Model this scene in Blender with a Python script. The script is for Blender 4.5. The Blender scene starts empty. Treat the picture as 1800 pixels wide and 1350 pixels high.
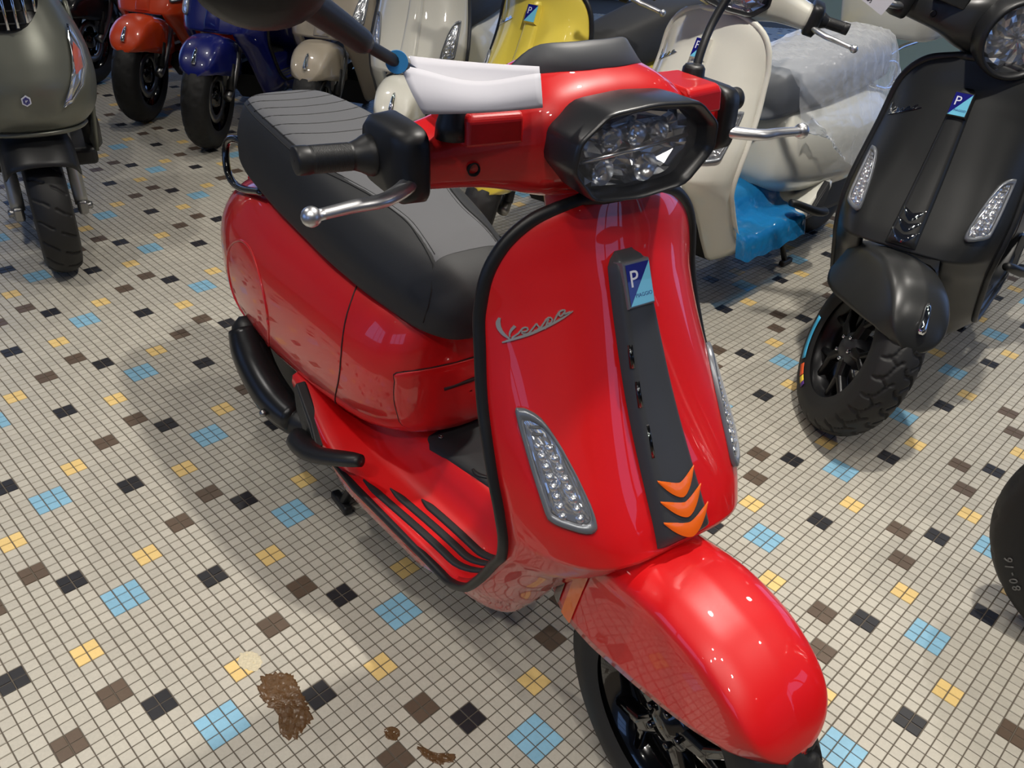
import bpy, math, random
import numpy as np
from mathutils import Vector, Matrix
from mathutils.bvhtree import BVHTree

random.seed(7)
rng = np.random.default_rng(7)
sc = bpy.context.scene
COL = sc.collection
PI = math.pi

# ------------------------------------------------------------------ camera
F_PX, PITCH, ROLL = 1463.33, 0.572683, 0.079609
GRID_YAW, GOX, GOY, TILE = -0.825502, -13.35644, -37.94504, 0.02364
CAM_H = 54.38262 * TILE
cam_d = bpy.data.cameras.new('camera')
cam = bpy.data.objects.new('camera', cam_d)
COL.objects.link(cam)
cp, sp = math.cos(PITCH), math.sin(PITCH)
rt, fw, up = Vector((1, 0, 0)), Vector((0, cp, -sp)), Vector((0, sp, cp))
R_ = math.cos(ROLL) * rt + math.sin(ROLL) * up
U_ = -math.sin(ROLL) * rt + math.cos(ROLL) * up
cam.matrix_world = Matrix(((R_.x, U_.x, -fw.x, 0), (R_.y, U_.y, -fw.y, 0), (R_.z, U_.z, -fw.z, CAM_H), (0, 0, 0, 1)))
cam_d.sensor_width = 36.0
cam_d.lens = F_PX / 1800 * 36.0
cam_d.clip_start = 0.02
sc.camera = cam

# ------------------------------------------------------------------ light
w = bpy.data.worlds.new('daylight'); sc.world = w
w.use_nodes = True
bg = w.node_tree.nodes['Background']
bg.inputs[0].default_value = (0.30, 0.50, 1.0, 1)
bg.inputs[1].default_value = 1.3
sc.view_settings.view_transform = 'Standard'
sc.view_settings.look = 'None'
sc.view_settings.gamma = 1.0
sc.view_settings.exposure = 0.0
sc.view_settings.use_curve_mapping = False
sc.cycles.use_denoising = True
sc.cycles.max_bounces = 8
sc.cycles.transparent_max_bounces = 12
ROOM = (-4.6, 5.2, -4.2, 9.6, 2.9)      # x0 x1 y0 y1 height
SPOTS = [  # x, y, watt
    (0.62, 1.55, 200), (-0.25, 0.05, 26), (-1.75, 1.4, 75), (0.7, -0.9, 80), (-0.9, -0.8, 90), (2.1, 0.6, 70),
    (-2.9, 2.6, 45), (0.2, 3.0, 60), (2.1, 2.8, 75), (-1.3, 3.7, 45), (2.9, 4.3, 45), (0.9, 4.9, 50),
    (-2.9, 5.0, 20), (-0.6, 6.2, 20), (2.0, 7.0, 20), (-2.4, -1.2, 60), (3.0, -1.5, 45), (-0.1, -1.9, 90), (0.25, -0.35, 22), (-0.35, -0.5, 22)]
SPOT_COL = (1.0, 0.945, 0.865)

# ------------------------------------------------------------------ helpers
def tag(o, label=None, cat=None, group=None, kind=None):
    if label: o['label'] = label
    if cat: o['category'] = cat
    if group: o['group'] = group
    if kind: o['kind'] = kind
    return o

def empty(name, label, cat, loc=(0, 0, 0), rz=0.0, group=None, rx=0.0):
    o = bpy.data.objects.new(name, None)
    COL.objects.link(o)
    o.empty_display_size = 0.1
    o.location = loc
    o.rotation_euler = (rx, 0, rz)
    return tag(o, label, cat, group)

FRAME_SET = [0.0]
def frame_set(V):
    """the red scooter's front frame sits a little out of true towards its left, more so lower down"""
    V = V.copy(); k = np.clip((V[:, 0] - .5) / .4, 0, 1); k = k * k * (3 - 2*k)
    V[:, 1] += FRAME_SET[0] * np.clip(.83 - V[:, 2], 0, .58) * k
    return V

def mk(name, VF, mat, parent=None, smooth=True, M=None, solid=0, bevel=0, sub=0, offset=-1, label=None, mi=None):
    V, F = VF
    V = np.asarray(V, float).reshape(-1, 3)
    if M is not None:
        Mn = np.array(M)
        V = V @ Mn[:3, :3].T + Mn[:3, 3]
    elif FRAME_SET[0]:
        V = frame_set(V)
    me = bpy.data.meshes.new(name)
    me.from_pydata([tuple(v) for v in V], [], [tuple(int(i) for i in f) for f in F])
    for m in (mat if isinstance(mat, (list, tuple)) else [mat]):
        me.materials.append(m)
    if mi is not None:
        me.polygons.foreach_set('material_index', np.asarray(mi, np.int32))
    me.polygons.foreach_set('use_smooth', [bool(smooth)] * len(me.polygons))
    me.update()
    o = bpy.data.objects.new(name, me)
    COL.objects.link(o)
    if parent is not None: o.parent = parent
    if bevel:
        b = o.modifiers.new('bevel', 'BEVEL'); b.width = bevel; b.segments = 3; b.limit_method = 'ANGLE'; b.angle_limit = 0.6
    if solid:
        s = o.modifiers.new('solid', 'SOLIDIFY'); s.thickness = solid; s.offset = offset
    if sub:
        s = o.modifiers.new('sub', 'SUBSURF'); s.levels = sub; s.render_levels = sub
    if label: o['label'] = label
    return o

def pchip(xs, ys, q):
    xs = np.asarray(xs, float); ys = np.asarray(ys, float); q = np.asarray(q, float)
    h = np.diff(xs); d = np.diff(ys) / h
    m = np.zeros_like(ys)
    for i in range(1, len(xs) - 1):
        if d[i-1] * d[i] > 0:
            w1 = 2 * h[i] + h[i-1]; w2 = h[i] + 2 * h[i-1]
            m[i] = (w1 + w2) / (w1 / d[i-1] + w2 / d[i])
    m[0], m[-1] = d[0], d[-1]
    qc = np.clip(q, xs[0], xs[-1])
    k = np.clip(np.searchsorted(xs, qc) - 1, 0, len(h) - 1)
    t = (qc - xs[k]) / h[k]
    return ((2*t**3 - 3*t**2 + 1) * ys[k] + (t**3 - 2*t**2 + t) * h[k] * m[k] + (-2*t**3 + 3*t**2) * ys[k+1] + (t**3 - t**2) * h[k] * m[k+1])

def cr(pts, n, closed=False):
    P = np.asarray(pts, float)
    if closed: P = np.vstack([P[-1:], P, P[:2]])
    else: P = np.vstack([2*P[0]-P[1], P, 2*P[-1]-P[-2]])
    segs = len(P) - 3
    out = []
    qs = np.linspace(0, segs, n, endpoint=not closed)
    for q in qs:
        i = min(int(q), segs - 1); t = q - i
        a, b, c, d = P[i], P[i+1], P[i+2], P[i+3]
        out.append(0.5 * ((2*b) + (-a+c)*t + (2*a-5*b+4*c-d)*t*t + (-a+3*b-3*c+d)*t**3))
    return np.array(out)

def grid(P, cc=False, crow=False, flip=False):
    P = np.asarray(P, float); r, c = P.shape[:2]
    F = []
    for i in range(r if crow else r - 1):
        for j in range(c if cc else c - 1):
            a, b = i * c + j, i * c + (j + 1) % c
            d, e = ((i + 1) % r) * c + j, ((i + 1) % r) * c + (j + 1) % c
            F.append((a, d, e, b) if flip else (a, b, e, d))
    return P.reshape(-1, 3), F

def loft(rings, cap=True, flip=False):
    P = np.asarray(rings, float)
    V, F = grid(P, cc=True, flip=flip)
    n, c = P.shape[0], P.shape[1]
    if cap:
        V = np.vstack([V, P[0].mean(0), P[-1].mean(0)])
        k0, k1 = n * c, n * c + 1
        for j in range(c):
            a, b = j, (j + 1) % c
            F.append((k0, a, b) if flip else (k0, b, a))
            a, b = (n-1)*c + j, (n-1)*c + (j + 1) % c
            F.append((k1, b, a) if flip else (k1, a, b))
    return V, F

def tube(path, r, n=10, cap=True, r2=None, upv=(0, 0, 1)):
    P = np.asarray(path, float); m = len(P)
    r = np.full(m, r) if np.isscalar(r) else np.asarray(r, float)
    r2 = r if r2 is None else (np.full(m, r2) if np.isscalar(r2) else np.asarray(r2, float))
    T = np.gradient(P, axis=0); T /= np.linalg.norm(T, axis=1)[:, None] + 1e-12
    up = np.array(upv, float)
    N = np.cross(T[0], up)
    if np.linalg.norm(N) < 1e-3: N = np.cross(T[0], np.array([1., 0.2, 0]))
    N /= np.linalg.norm(N)
    rings = []
    for i in range(m):
        N = N - T[i] * (N @ T[i]); N /= np.linalg.norm(N)
        B = np.cross(T[i], N)
        th = np.linspace(0, 2*PI, n, endpoint=False)
        rings.append(P[i] + np.outer(np.cos(th) * r[i], N) + np.outer(np.sin(th) * r2[i], B))
    return loft(rings, cap)

def lathe(prof, n=32, axis='y', c=(0, 0, 0), closed=False):
    prof = np.asarray(prof, float)
    th = np.linspace(0, 2*PI, n, endpoint=False)
    rings = []
    for (r, h) in prof:
        if axis == 'y': rings.append(np.stack([r*np.cos(th), np.full(n, h), r*np.sin(th)], 1))
        elif axis == 'z': rings.append(np.stack([r*np.cos(th), r*np.sin(th), np.full(n, h)], 1))
        else: rings.append(np.stack([np.full(n, h), r*np.cos(th), r*np.sin(th)], 1))
    V, F = grid(np.array(rings), cc=True, crow=closed)
    return V + np.array(c), F

def box(c, s, M=None):
    c = np.array(c, float); s = np.array(s, float) / 2
    V = np.array([[x, y, z] for x in (-1, 1) for y in (-1, 1) for z in (-1, 1)], float) * s
    if M is not None: V = V @ np.array(M)[:3, :3].T
    return V + c, [(0, 1, 3, 2), (4, 6, 7, 5), (0, 4, 5, 1), (2, 3, 7, 6), (0, 2, 6, 4), (1, 5, 7, 3)]

def merge(parts):
    V, F, k = [], [], 0
    for v, f in parts:
        V.append(np.asarray(v).reshape(-1, 3)); F += [tuple(i + k for i in q) for q in f]; k += len(V[-1])
    return np.vstack(V), F

def prism(pts, d):
    P = np.asarray(pts, float); n = len(P); d = np.asarray(d, float)
    V = np.vstack([P, P + d])
    F = [tuple(range(n - 1, -1, -1)), tuple(range(n, 2*n))] + [(i, (i+1) % n, n + (i+1) % n, n + i) for i in range(n)]
    return V, F

def sphere(c, r, n=14):
    s = np.ones(3) * r
    prof = [(max(1e-5, math.sin(a)) * s[0], -math.cos(a) * s[2]) for a in np.linspace(0.001, PI - .001, n)]
    return lathe(prof, n * 2, 'z', c)

def mir(VF):
    V, F = VF
    V = np.array(V, float).reshape(-1, 3).copy(); V[:, 1] *= -1
    return V, [tuple(reversed(f)) for f in F]

def bvh_of(VF):
    return BVHTree.FromPolygons([tuple(v) for v in VF[0]], [tuple(f) for f in VF[1]])

def hitx(b, y, z, off=0.0, x0=3.0):
    loc, n, i, d = b.ray_cast(Vector((x0, y, z)), Vector((-1, 0, 0)))
    if loc is None:
        loc, n, i, d = b.find_nearest(Vector((1.1, y, z)))
    if n.x < 0: n = -n
    return np.array(loc) + np.array(n) * off

def hitd(b, p, d, off=0.0):
    loc, n, i, dist = b.ray_cast(Vector(p), Vector(d))
    if loc is None:
        loc, n, i, dist = b.find_nearest(Vector(p))
    if n.dot(Vector(d)) > 0: n = -n
    return np.array(loc) + np.array(n) * off

def radial(outline, ks, fn):
    """rings of a star shaped outline, scaled towards its centre; fn(y, z, k) -> point"""
    O = np.asarray(outline, float); c = O.mean(0)
    P = [[fn(*(c + (o - c) * k), k) for o in O] for k in ks]
    return np.array(P)

def text_mesh(s, size, M, extrude=0.0004):
    cu = bpy.data.curves.new('lettering', 'FONT')
    cu.body = s; cu.size = size; cu.extrude = extrude; cu.align_x = 'CENTER'; cu.align_y = 'CENTER'
    cu.resolution_u = 3
    o = bpy.data.objects.new('lettering', cu)
    COL.objects.link(o)
    dg = bpy.context.evaluated_depsgraph_get()
    me = bpy.data.meshes.new_from_object(o.evaluated_get(dg))
    V = np.array([M @ v.co for v in me.vertices]); F = [tuple(p.vertices) for p in me.polygons]
    bpy.data.objects.remove(o); bpy.data.curves.remove(cu); bpy.data.meshes.remove(me)
    return V, F

def frame(o, ex, ey):
    ex = Vector(ex).normalized(); ey = Vector(ey); n = ex.cross(ey).normalized(); ey = n.cross(ex)
    return Matrix(((ex.x, ey.x, n.x, o[0]), (ex.y, ey.y, n.y, o[1]), (ex.z, ey.z, n.z, o[2]), (0, 0, 0, 1)))

# ------------------------------------------------------------------ materials
MATS = {}
def srgb(c):
    return tuple(((x/255)/12.92 if x <= 10 else (((x/255)+0.055)/1.055)**2.4) for x in c) + (1,)

def mat(name, col, rough=0.5, metal=0.0, coat=0.0, noise=0.0, nscale=200.0, bump=0.0, spec=0.5, emit=None, estr=0.0, coat_rough=0.02):
    if name in MATS: return MATS[name]
    m = bpy.data.materials.new(name); m.use_nodes = True
    nt = m.node_tree; b = nt.nodes['Principled BSDF']
    c = srgb(col) if max(col) > 1.0 else tuple(col) + (1,)
    b.inputs['Base Color'].default_value = c
    b.inputs['Roughness'].default_value = rough
    b.inputs['Metallic'].default_value = metal
    b.inputs['Specular IOR Level'].default_value = spec
    b.inputs['Coat Weight'].default_value = coat
    b.inputs['Coat Roughness'].default_value = coat_rough
    if emit:
        b.inputs['Emission Color'].default_value = tuple(emit) + (1,); b.inputs['Emission Strength'].default_value = estr
    tc = nt.nodes.new('ShaderNodeTexCoord'); nz = nt.nodes.new('ShaderNodeTexNoise')
    nz.inputs['Scale'].default_value = nscale; nz.inputs['Detail'].default_value = 3
    nt.links.new(tc.outputs['Object'], nz.inputs['Vector'])
    mr = nt.nodes.new('ShaderNodeMapRange')
    mr.inputs['To Min'].default_value = max(0, rough - 0.03); mr.inputs['To Max'].default_value = min(1, rough + 0.03)
    nt.links.new(nz.outputs['Fac'], mr.inputs['Value']); nt.links.new(mr.outputs['Result'], b.inputs['Roughness'])
    if noise:
        mx = nt.nodes.new('ShaderNodeMix'); mx.data_type = 'RGBA'
        mx.inputs['A'].default_value = tuple(x * (1 - noise) for x in c[:3]) + (1,)
        mx.inputs['B'].default_value = tuple(min(1, x * (1 + noise)) for x in c[:3]) + (1,)
        nt.links.new(nz.outputs['Fac'], mx.inputs['Factor']); nt.links.new(mx.outputs['Result'], b.inputs['Base Color'])
    if bump:
        bp = nt.nodes.new('ShaderNodeBump'); bp.inputs['Strength'].default_value = bump; bp.inputs['Distance'].default_value = 0.001
        nt.links.new(nz.outputs['Fac'], bp.inputs['Height']); nt.links.new(bp.outputs['Normal'], b.inputs['Normal'])
    MATS[name] = m
    return m

def clear(name, col=(1, 1, 1), fac=0.12, rough=0.02, bump=0.0, bscale=40):
    """thin clear plastic: see-through with a gloss"""
    if name in MATS: return MATS[name]
    m = bpy.data.materials.new(name); m.use_nodes = True
    nt = m.node_tree
    for n in list(nt.nodes):
        if n.type != 'OUTPUT_MATERIAL': nt.nodes.remove(n)
    out = [n for n in nt.nodes if n.type == 'OUTPUT_MATERIAL'][0]
    tr = nt.nodes.new('ShaderNodeBsdfTransparent'); tr.inputs[0].default_value = tuple(col) + (1,)
    gl = nt.nodes.new('ShaderNodeBsdfPrincipled'); gl.inputs['Base Color'].default_value = tuple(col) + (1,)
    gl.inputs['Roughness'].default_value = rough; gl.inputs['Specular IOR Level'].default_value = 0.8
    lw = nt.nodes.new('ShaderNodeLayerWeight'); lw.inputs[0].default_value = 0.5
    pw = nt.nodes.new('ShaderNodeMath'); pw.operation = 'POWER'; pw.inputs[1].default_value = 4.0
    nt.links.new(lw.outputs['Facing'], pw.inputs[0])
    ad = nt.nodes.new('ShaderNodeMath'); ad.operation = 'MULTIPLY_ADD'; ad.inputs[1].default_value = 0.7; ad.inputs[2].default_value = fac + 0.03; ad.use_clamp = True
    nt.links.new(pw.outputs[0], ad.inputs[0])
    mx = nt.nodes.new('ShaderNodeMixShader')
    nt.links.new(ad.outputs[0], mx.inputs[0]); nt.links.new(tr.outputs[0], mx.inputs[1]); nt.links.new(gl.outputs[0], mx.inputs[2])
    if bump:
        tc = nt.nodes.new('ShaderNodeTexCoord'); nz = nt.nodes.new('ShaderNodeTexNoise'); nz.inputs['Scale'].default_value = bscale
        nt.links.new(tc.outputs['Object'], nz.inputs['Vector'])
        bp = nt.nodes.new('ShaderNodeBump'); bp.inputs['Strength'].default_value = bump; bp.inputs['Distance'].default_value = 0.01
        nt.links.new(nz.outputs['Fac'], bp.inputs['Height'])
        nt.links.new(bp.outputs['Normal'], gl.inputs['Normal'])
    nt.links.new(mx.outputs[0], out.inputs[0])
    MATS[name] = m
    return m

def paint(name, col, rough=0.35, coat=1.0):
    return mat(name, col, rough=rough, coat=coat, nscale=400, noise=0.02)

M_RED = paint('red_lacquer', (208, 9, 15), 0.42)
M_BLK = mat('black_plastic', (22, 23, 25), 0.45, bump=0.05, nscale=900)
M_BLKM = mat('matte_black_plastic', (30, 31, 33), 0.55, bump=0.08, nscale=1200)
M_GREY = mat('graphite_plastic', (66, 68, 72), 0.42, metal=0.3, nscale=900)
M_RUB = mat('tyre_rubber', (24, 24, 25), 0.62, noise=0.1, nscale=150, bump=0.05)
M_GRIP = mat('grip_rubber', (26, 27, 29), 0.45)
M_CHR = mat('chrome', (225, 228, 232), 0.06, metal=1.0)
M_ALU = mat('polished_aluminium', (218, 219, 222), 0.36, metal=1.0)
M_STEEL = mat('brushed_steel', (150, 150, 150), 0.35, metal=1.0)
M_GBLK = mat('gloss_black', (8, 8, 9), 0.12, coat=1.0)
M_SEAT = mat('black_seat_vinyl', (34, 35, 37), 0.58, noise=0.12, nscale=1500, bump=0.25)
M_SEATT = mat('grey_seat_fabric', (94, 95, 98), 0.72, noise=0.2, nscale=1800, bump=0.3)
M_THREAD = mat('black_thread', (12, 12, 13), 0.7)
M_CLEAR = clear('clear_lens', fac=0.05)
M_REFL = mat('lamp_reflector', (222, 224, 228), 0.22, metal=1.0)
M_FRAME = mat('lamp_frame_grey', (120, 124, 130), 0.3, metal=0.4)
M_ORANGE = mat('orange_insert', (232, 104, 24), 0.3, coat=0.6)
M_DBLUE = mat('badge_dark_blue', (22, 24, 120), 0.25, coat=1.0)
M_LBLUE = mat('badge_light_blue', (120, 205, 235), 0.25, coat=1.0)
M_SCRIPT = mat('grey_script_metal', (165, 162, 160), 0.35, metal=0.4)
M_PAPER = mat('white_paper', (196, 195, 203), 0.85)
M_BTAG = mat('blue_sticker', (60, 148, 214), 0.5)
M_AMBER = mat('amber_plastic', (190, 60, 20), 0.25, coat=0.5)
M_SEAM = mat('panel_gap_dark', (40, 4, 6), 0.6)

# ------------------------------------------------------------------ room
X0, X1, Y0, Y1, HH = ROOM
M_WALL = mat('painted_wall', (205, 208, 208), 0.7, noise=0.05, nscale=12)
M_CEIL = mat('dark_ceiling', (70, 72, 76), 0.8, noise=0.05, nscale=8)
M_WFR = mat('window_frame_paint', (70, 72, 74), 0.5)
M_PANE = clear('window_glass', (0.95, 0.98, 1.0), fac=0.0)

def wall_with_openings(name, origin, ax, length, openings, thick):
    """wall along ax (unit 2D) with rectangular openings (a0, a1, z0, z1) cut out as real holes"""
    parts = []
    cuts = sorted(set([0, length] + [v for o in openings for v in o[:2]]))
    for a0, a1 in zip(cuts[:-1], cuts[1:]):
        m = (a0 + a1) / 2
        zs = [(0, HH)]
        for o in openings:
            if o[0] <= m <= o[1]: zs = [(0, o[2]), (o[3], HH)]
        for z0, z1 in zs:
            if z1 - z0 < 1e-3: continue
            c = (origin[0] + ax[0]*m + thick[0]/2, origin[1] + ax[1]*m + thick[1]/2, (z0+z1)/2)
            s = (abs(ax[0])*(a1-a0) + abs(thick[0]), abs(ax[1])*(a1-a0) + abs(thick[1]), z1-z0)
            parts.append(box(c, s))
    return tag(mk(name, merge(parts), M_WALL, smooth=False), kind='structure')

NWIN = [0]
def window(origin, ax, thick, op, panes=3):
    a0, a1, z0, z1 = op
    NWIN[0] += 1
    W = (abs(ax[0]), abs(ax[1]))
    def bar(a, b, c, d):
        m = (a + b) / 2
        return box((origin[0] + ax[0]*m + thick[0]/2, origin[1] + ax[1]*m + thick[1]/2, (c+d)/2),
                   (W[0]*(b-a) + 0.06*(1-W[0]), W[1]*(b-a) + 0.06*(1-W[1]), d-c))
    fr = [bar(a0, a0+.05, z0, z1), bar(a1-.05, a1, z0, z1), bar(a0+.05, a1-.05, z0, z0+.05), bar(a0+.05, a1-.05, z1-.05, z1)]
    st = (a1 - a0) / panes
    fr += [bar(a0+st*i-.025, a0+st*i+.025, z0+.05, z1-.05) for i in range(1, panes)]
    o = tag(mk('window_%d' % NWIN[0], merge(fr), M_WFR, smooth=False), kind='structure')
    for i in range(panes):
        p0, p1 = a0+st*i+.025, a0+st*(i+1)-.025
        pts = [(origin[0]+ax[0]*a+thick[0]/2, origin[1]+ax[1]*a+thick[1]/2, z) for a, z in ((p0, z0+.05), (p1, z0+.05), (p1, z1-.05), (p0, z1-.05))]
        mk('pane', (pts, [(0, 1, 2, 3)]), M_PANE, o, smooth=False)
    # daylight enters through this opening: a sampling portal of its size
    ld = bpy.data.lights.new('daylight_portal', 'AREA'); ld.shape = 'RECTANGLE'; ld.size = a1-a0; ld.size_y = z1-z0
    ld.cycles.is_portal = True
    lo = bpy.data.objects.new('daylight_portal', ld); COL.objects.link(lo)
    m = (a0+a1)/2
    lo.location = (origin[0]+ax[0]*m+thick[0], origin[1]+ax[1]*m+thick[1], (z0+z1)/2)
    lo.rotation_euler = Vector((-thick[0], -thick[1], 0)).to_track_quat('-Z', 'Z').to_euler()

T = 0.15
OPS = {
    'wall_back': ((X0, Y1), (1, 0), X1-X0, [(0.5, 4.6, .25, 2.6), (5.2, 9.3, .25, 2.6)], (0, T)),
    'wall_front': ((X0, Y0), (1, 0), X1-X0, [(1.0, 3.2, .9, 2.5)], (0, -T)),
    'wall_left': ((X0, Y0), (0, 1), Y1-Y0, [(1.2, 4.6, .7, 2.5), (9.0, 12.6, .5, 2.5)], (-T, 0)),
    'wall_right': ((X1, Y0), (0, 1), Y1-Y0, [(2.8, 4.6, .6, 2.5), (7.4, 11.5, .4, 2.6)], (T, 0)),
}
for n_, (og, ax_, ln, ops, th) in OPS.items():
    wall_with_openings(n_, og, ax_, ln, ops, th)
    for op in ops: window(og, ax_, th, op)
tag(mk('ceiling', box(((X0+X1)/2, (Y0+Y1)/2, HH+.05), (X1-X0+.3, Y1-Y0+.3, .1)), M_CEIL, smooth=False), kind='structure')

# ------------------------------------------------------------------ floor of mosaic tiles
def tile_mat(name, col, dirt=0.12):
    m = bpy.data.materials.new(name); m.use_nodes = True
    nt = m.node_tree; b = nt.nodes['Principled BSDF']
    g = nt.nodes.new('ShaderNodeNewGeometry')
    # one shade per tile from the tile's own cell
    mp = nt.nodes.new('ShaderNodeMapping'); mp.vector_type = 'POINT'
    mp.inputs['Rotation'].default_value = (0, 0, GRID_YAW); mp.inputs['Scale'].default_value = (1/TILE, 1/TILE, 0)
    mp.inputs['Location'].default_value = (GOX, GOY, 0)
    nt.links.new(g.outputs['Position'], mp.inputs['Vector'])
    fl = nt.nodes.new('ShaderNodeVectorMath'); fl.operation = 'FLOOR'
    nt.links.new(mp.outputs['Vector'], fl.inputs[0])
    wn = nt.nodes.new('ShaderNodeTexWhiteNoise'); wn.noise_dimensions = '3D'
    nt.links.new(fl.outputs['Vector'], wn.inputs['Vector'])
    nz = nt.nodes.new('ShaderNodeTexNoise'); nz.inputs['Scale'].default_value = 160; nz.inputs['Detail'].default_value = 5; nz.inputs['Roughness'].default_value = 0.7
    nt.links.new(g.outputs['Position'], nz.inputs['Vector'])
    nl = nt.nodes.new('ShaderNodeTexNoise'); nl.inputs['Scale'].default_value = 2.3; nl.inputs['Detail'].default_value = 3
    nt.links.new(g.outputs['Position'], nl.inputs['Vector'])
    def mth(op, a, b_):
        n = nt.nodes.new('ShaderNodeMath'); n.operation = op
        for i, v in enumerate((a, b_)):
            if isinstance(v, (int, float)): n.inputs[i].default_value = v
            else: nt.links.new(v, n.inputs[i])
        return n.outputs[0]
    v = mth('ADD', 1 - dirt * 1.3, mth('MULTIPLY', wn.outputs['Value'], dirt))
    v = mth('ADD', v, mth('MULTIPLY', mth('SUBTRACT', nz.outputs['Fac'], 0.5), dirt * 2.6))
    v = mth('ADD', v, mth('MULTIPLY', mth('SUBTRACT', nl.outputs['Fac'], 0.5), dirt * 1.5))
    mx = nt.nodes.new('ShaderNodeVectorMath'); mx.operation = 'SCALE'
    mx.inputs[0].default_value = srgb(col)[:3]
    nt.links.new(v, mx.inputs['Scale']); nt.links.new(mx.outputs['Vector'], b.inputs['Base Color'])
    r = mth('ADD', 0.30, mth('MULTIPLY', nz.outputs['Fac'], 0.25)); nt.links.new(r, b.inputs['Roughness'])
    bp = nt.nodes.new('ShaderNodeBump'); bp.inputs['Strength'].default_value = 0.12; bp.inputs['Distance'].default_value = 0.001
    nt.links.new(nz.outputs['Fac'], bp.inputs['Height']); nt.links.new(bp.outputs['Normal'], b.inputs['Normal'])
    return m

TM = [tile_mat('beige_mosaic', (192, 187, 174)), tile_mat('blue_mosaic', (140, 190, 216), .1), tile_mat('yellow_mosaic', (236, 204, 134), .08),
      tile_mat('charcoal_mosaic', (38, 38, 42), .15), tile_mat('brown_mosaic', (98, 82, 68), .12)]
M_GROUT = mat('grout', (92, 84, 74), 0.9, noise=0.15, nscale=90)
TT = 0.0016

def to_world(gx, gy):
    c, s = math.cos(-GRID_YAW), math.sin(-GRID_YAW)
    ax, ay = (np.asarray(gx) - GOX) * TILE, (np.asarray(gy) - GOY) * TILE
    return c*ax - s*ay, s*ax + c*ay

def tile_kind(i, j):
    """colour index of the cell whose low corner is (i, j); the sheet repeats every 16 tiles"""
    a, b = i % 16, j % 16
    k = np.zeros(np.shape(a), int)
    inb = lambda v, lo, n: ((v - lo) % 16) < n
    k[inb(a, -1, 3) & inb(b, -1, 3)] = 1
    for (cx_, cy_, kk) in ((4, 4, 2), (12, 13, 2), (7, 14, 3), (14, 5, 3), (12, 8, 4), (8, 6, 4)):
        k[inb(a, cx_-1, 2) & inb(b, cy_-1, 2)] = kk
    return k

floor = tag(mk('floor', ([(X0, Y0, -TT), (X1, Y0, -TT), (X1, Y1, -TT), (X0, Y1, -TT)], [(0, 1, 2, 3)]), M_GROUT, smooth=False), kind='structure')

def cam_px(x, y, z=0.0):
    vx, vy, vz = x, y, z - CAM_H
    d = vx*fw.x + vy*fw.y + vz*fw.z
    return (900 + F_PX*(vx*R_.x + vy*R_.y + vz*R_.z)/d, 675 - F_PX*(vx*U_.x + vy*U_.y + vz*U_.z)/d, d)

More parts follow.
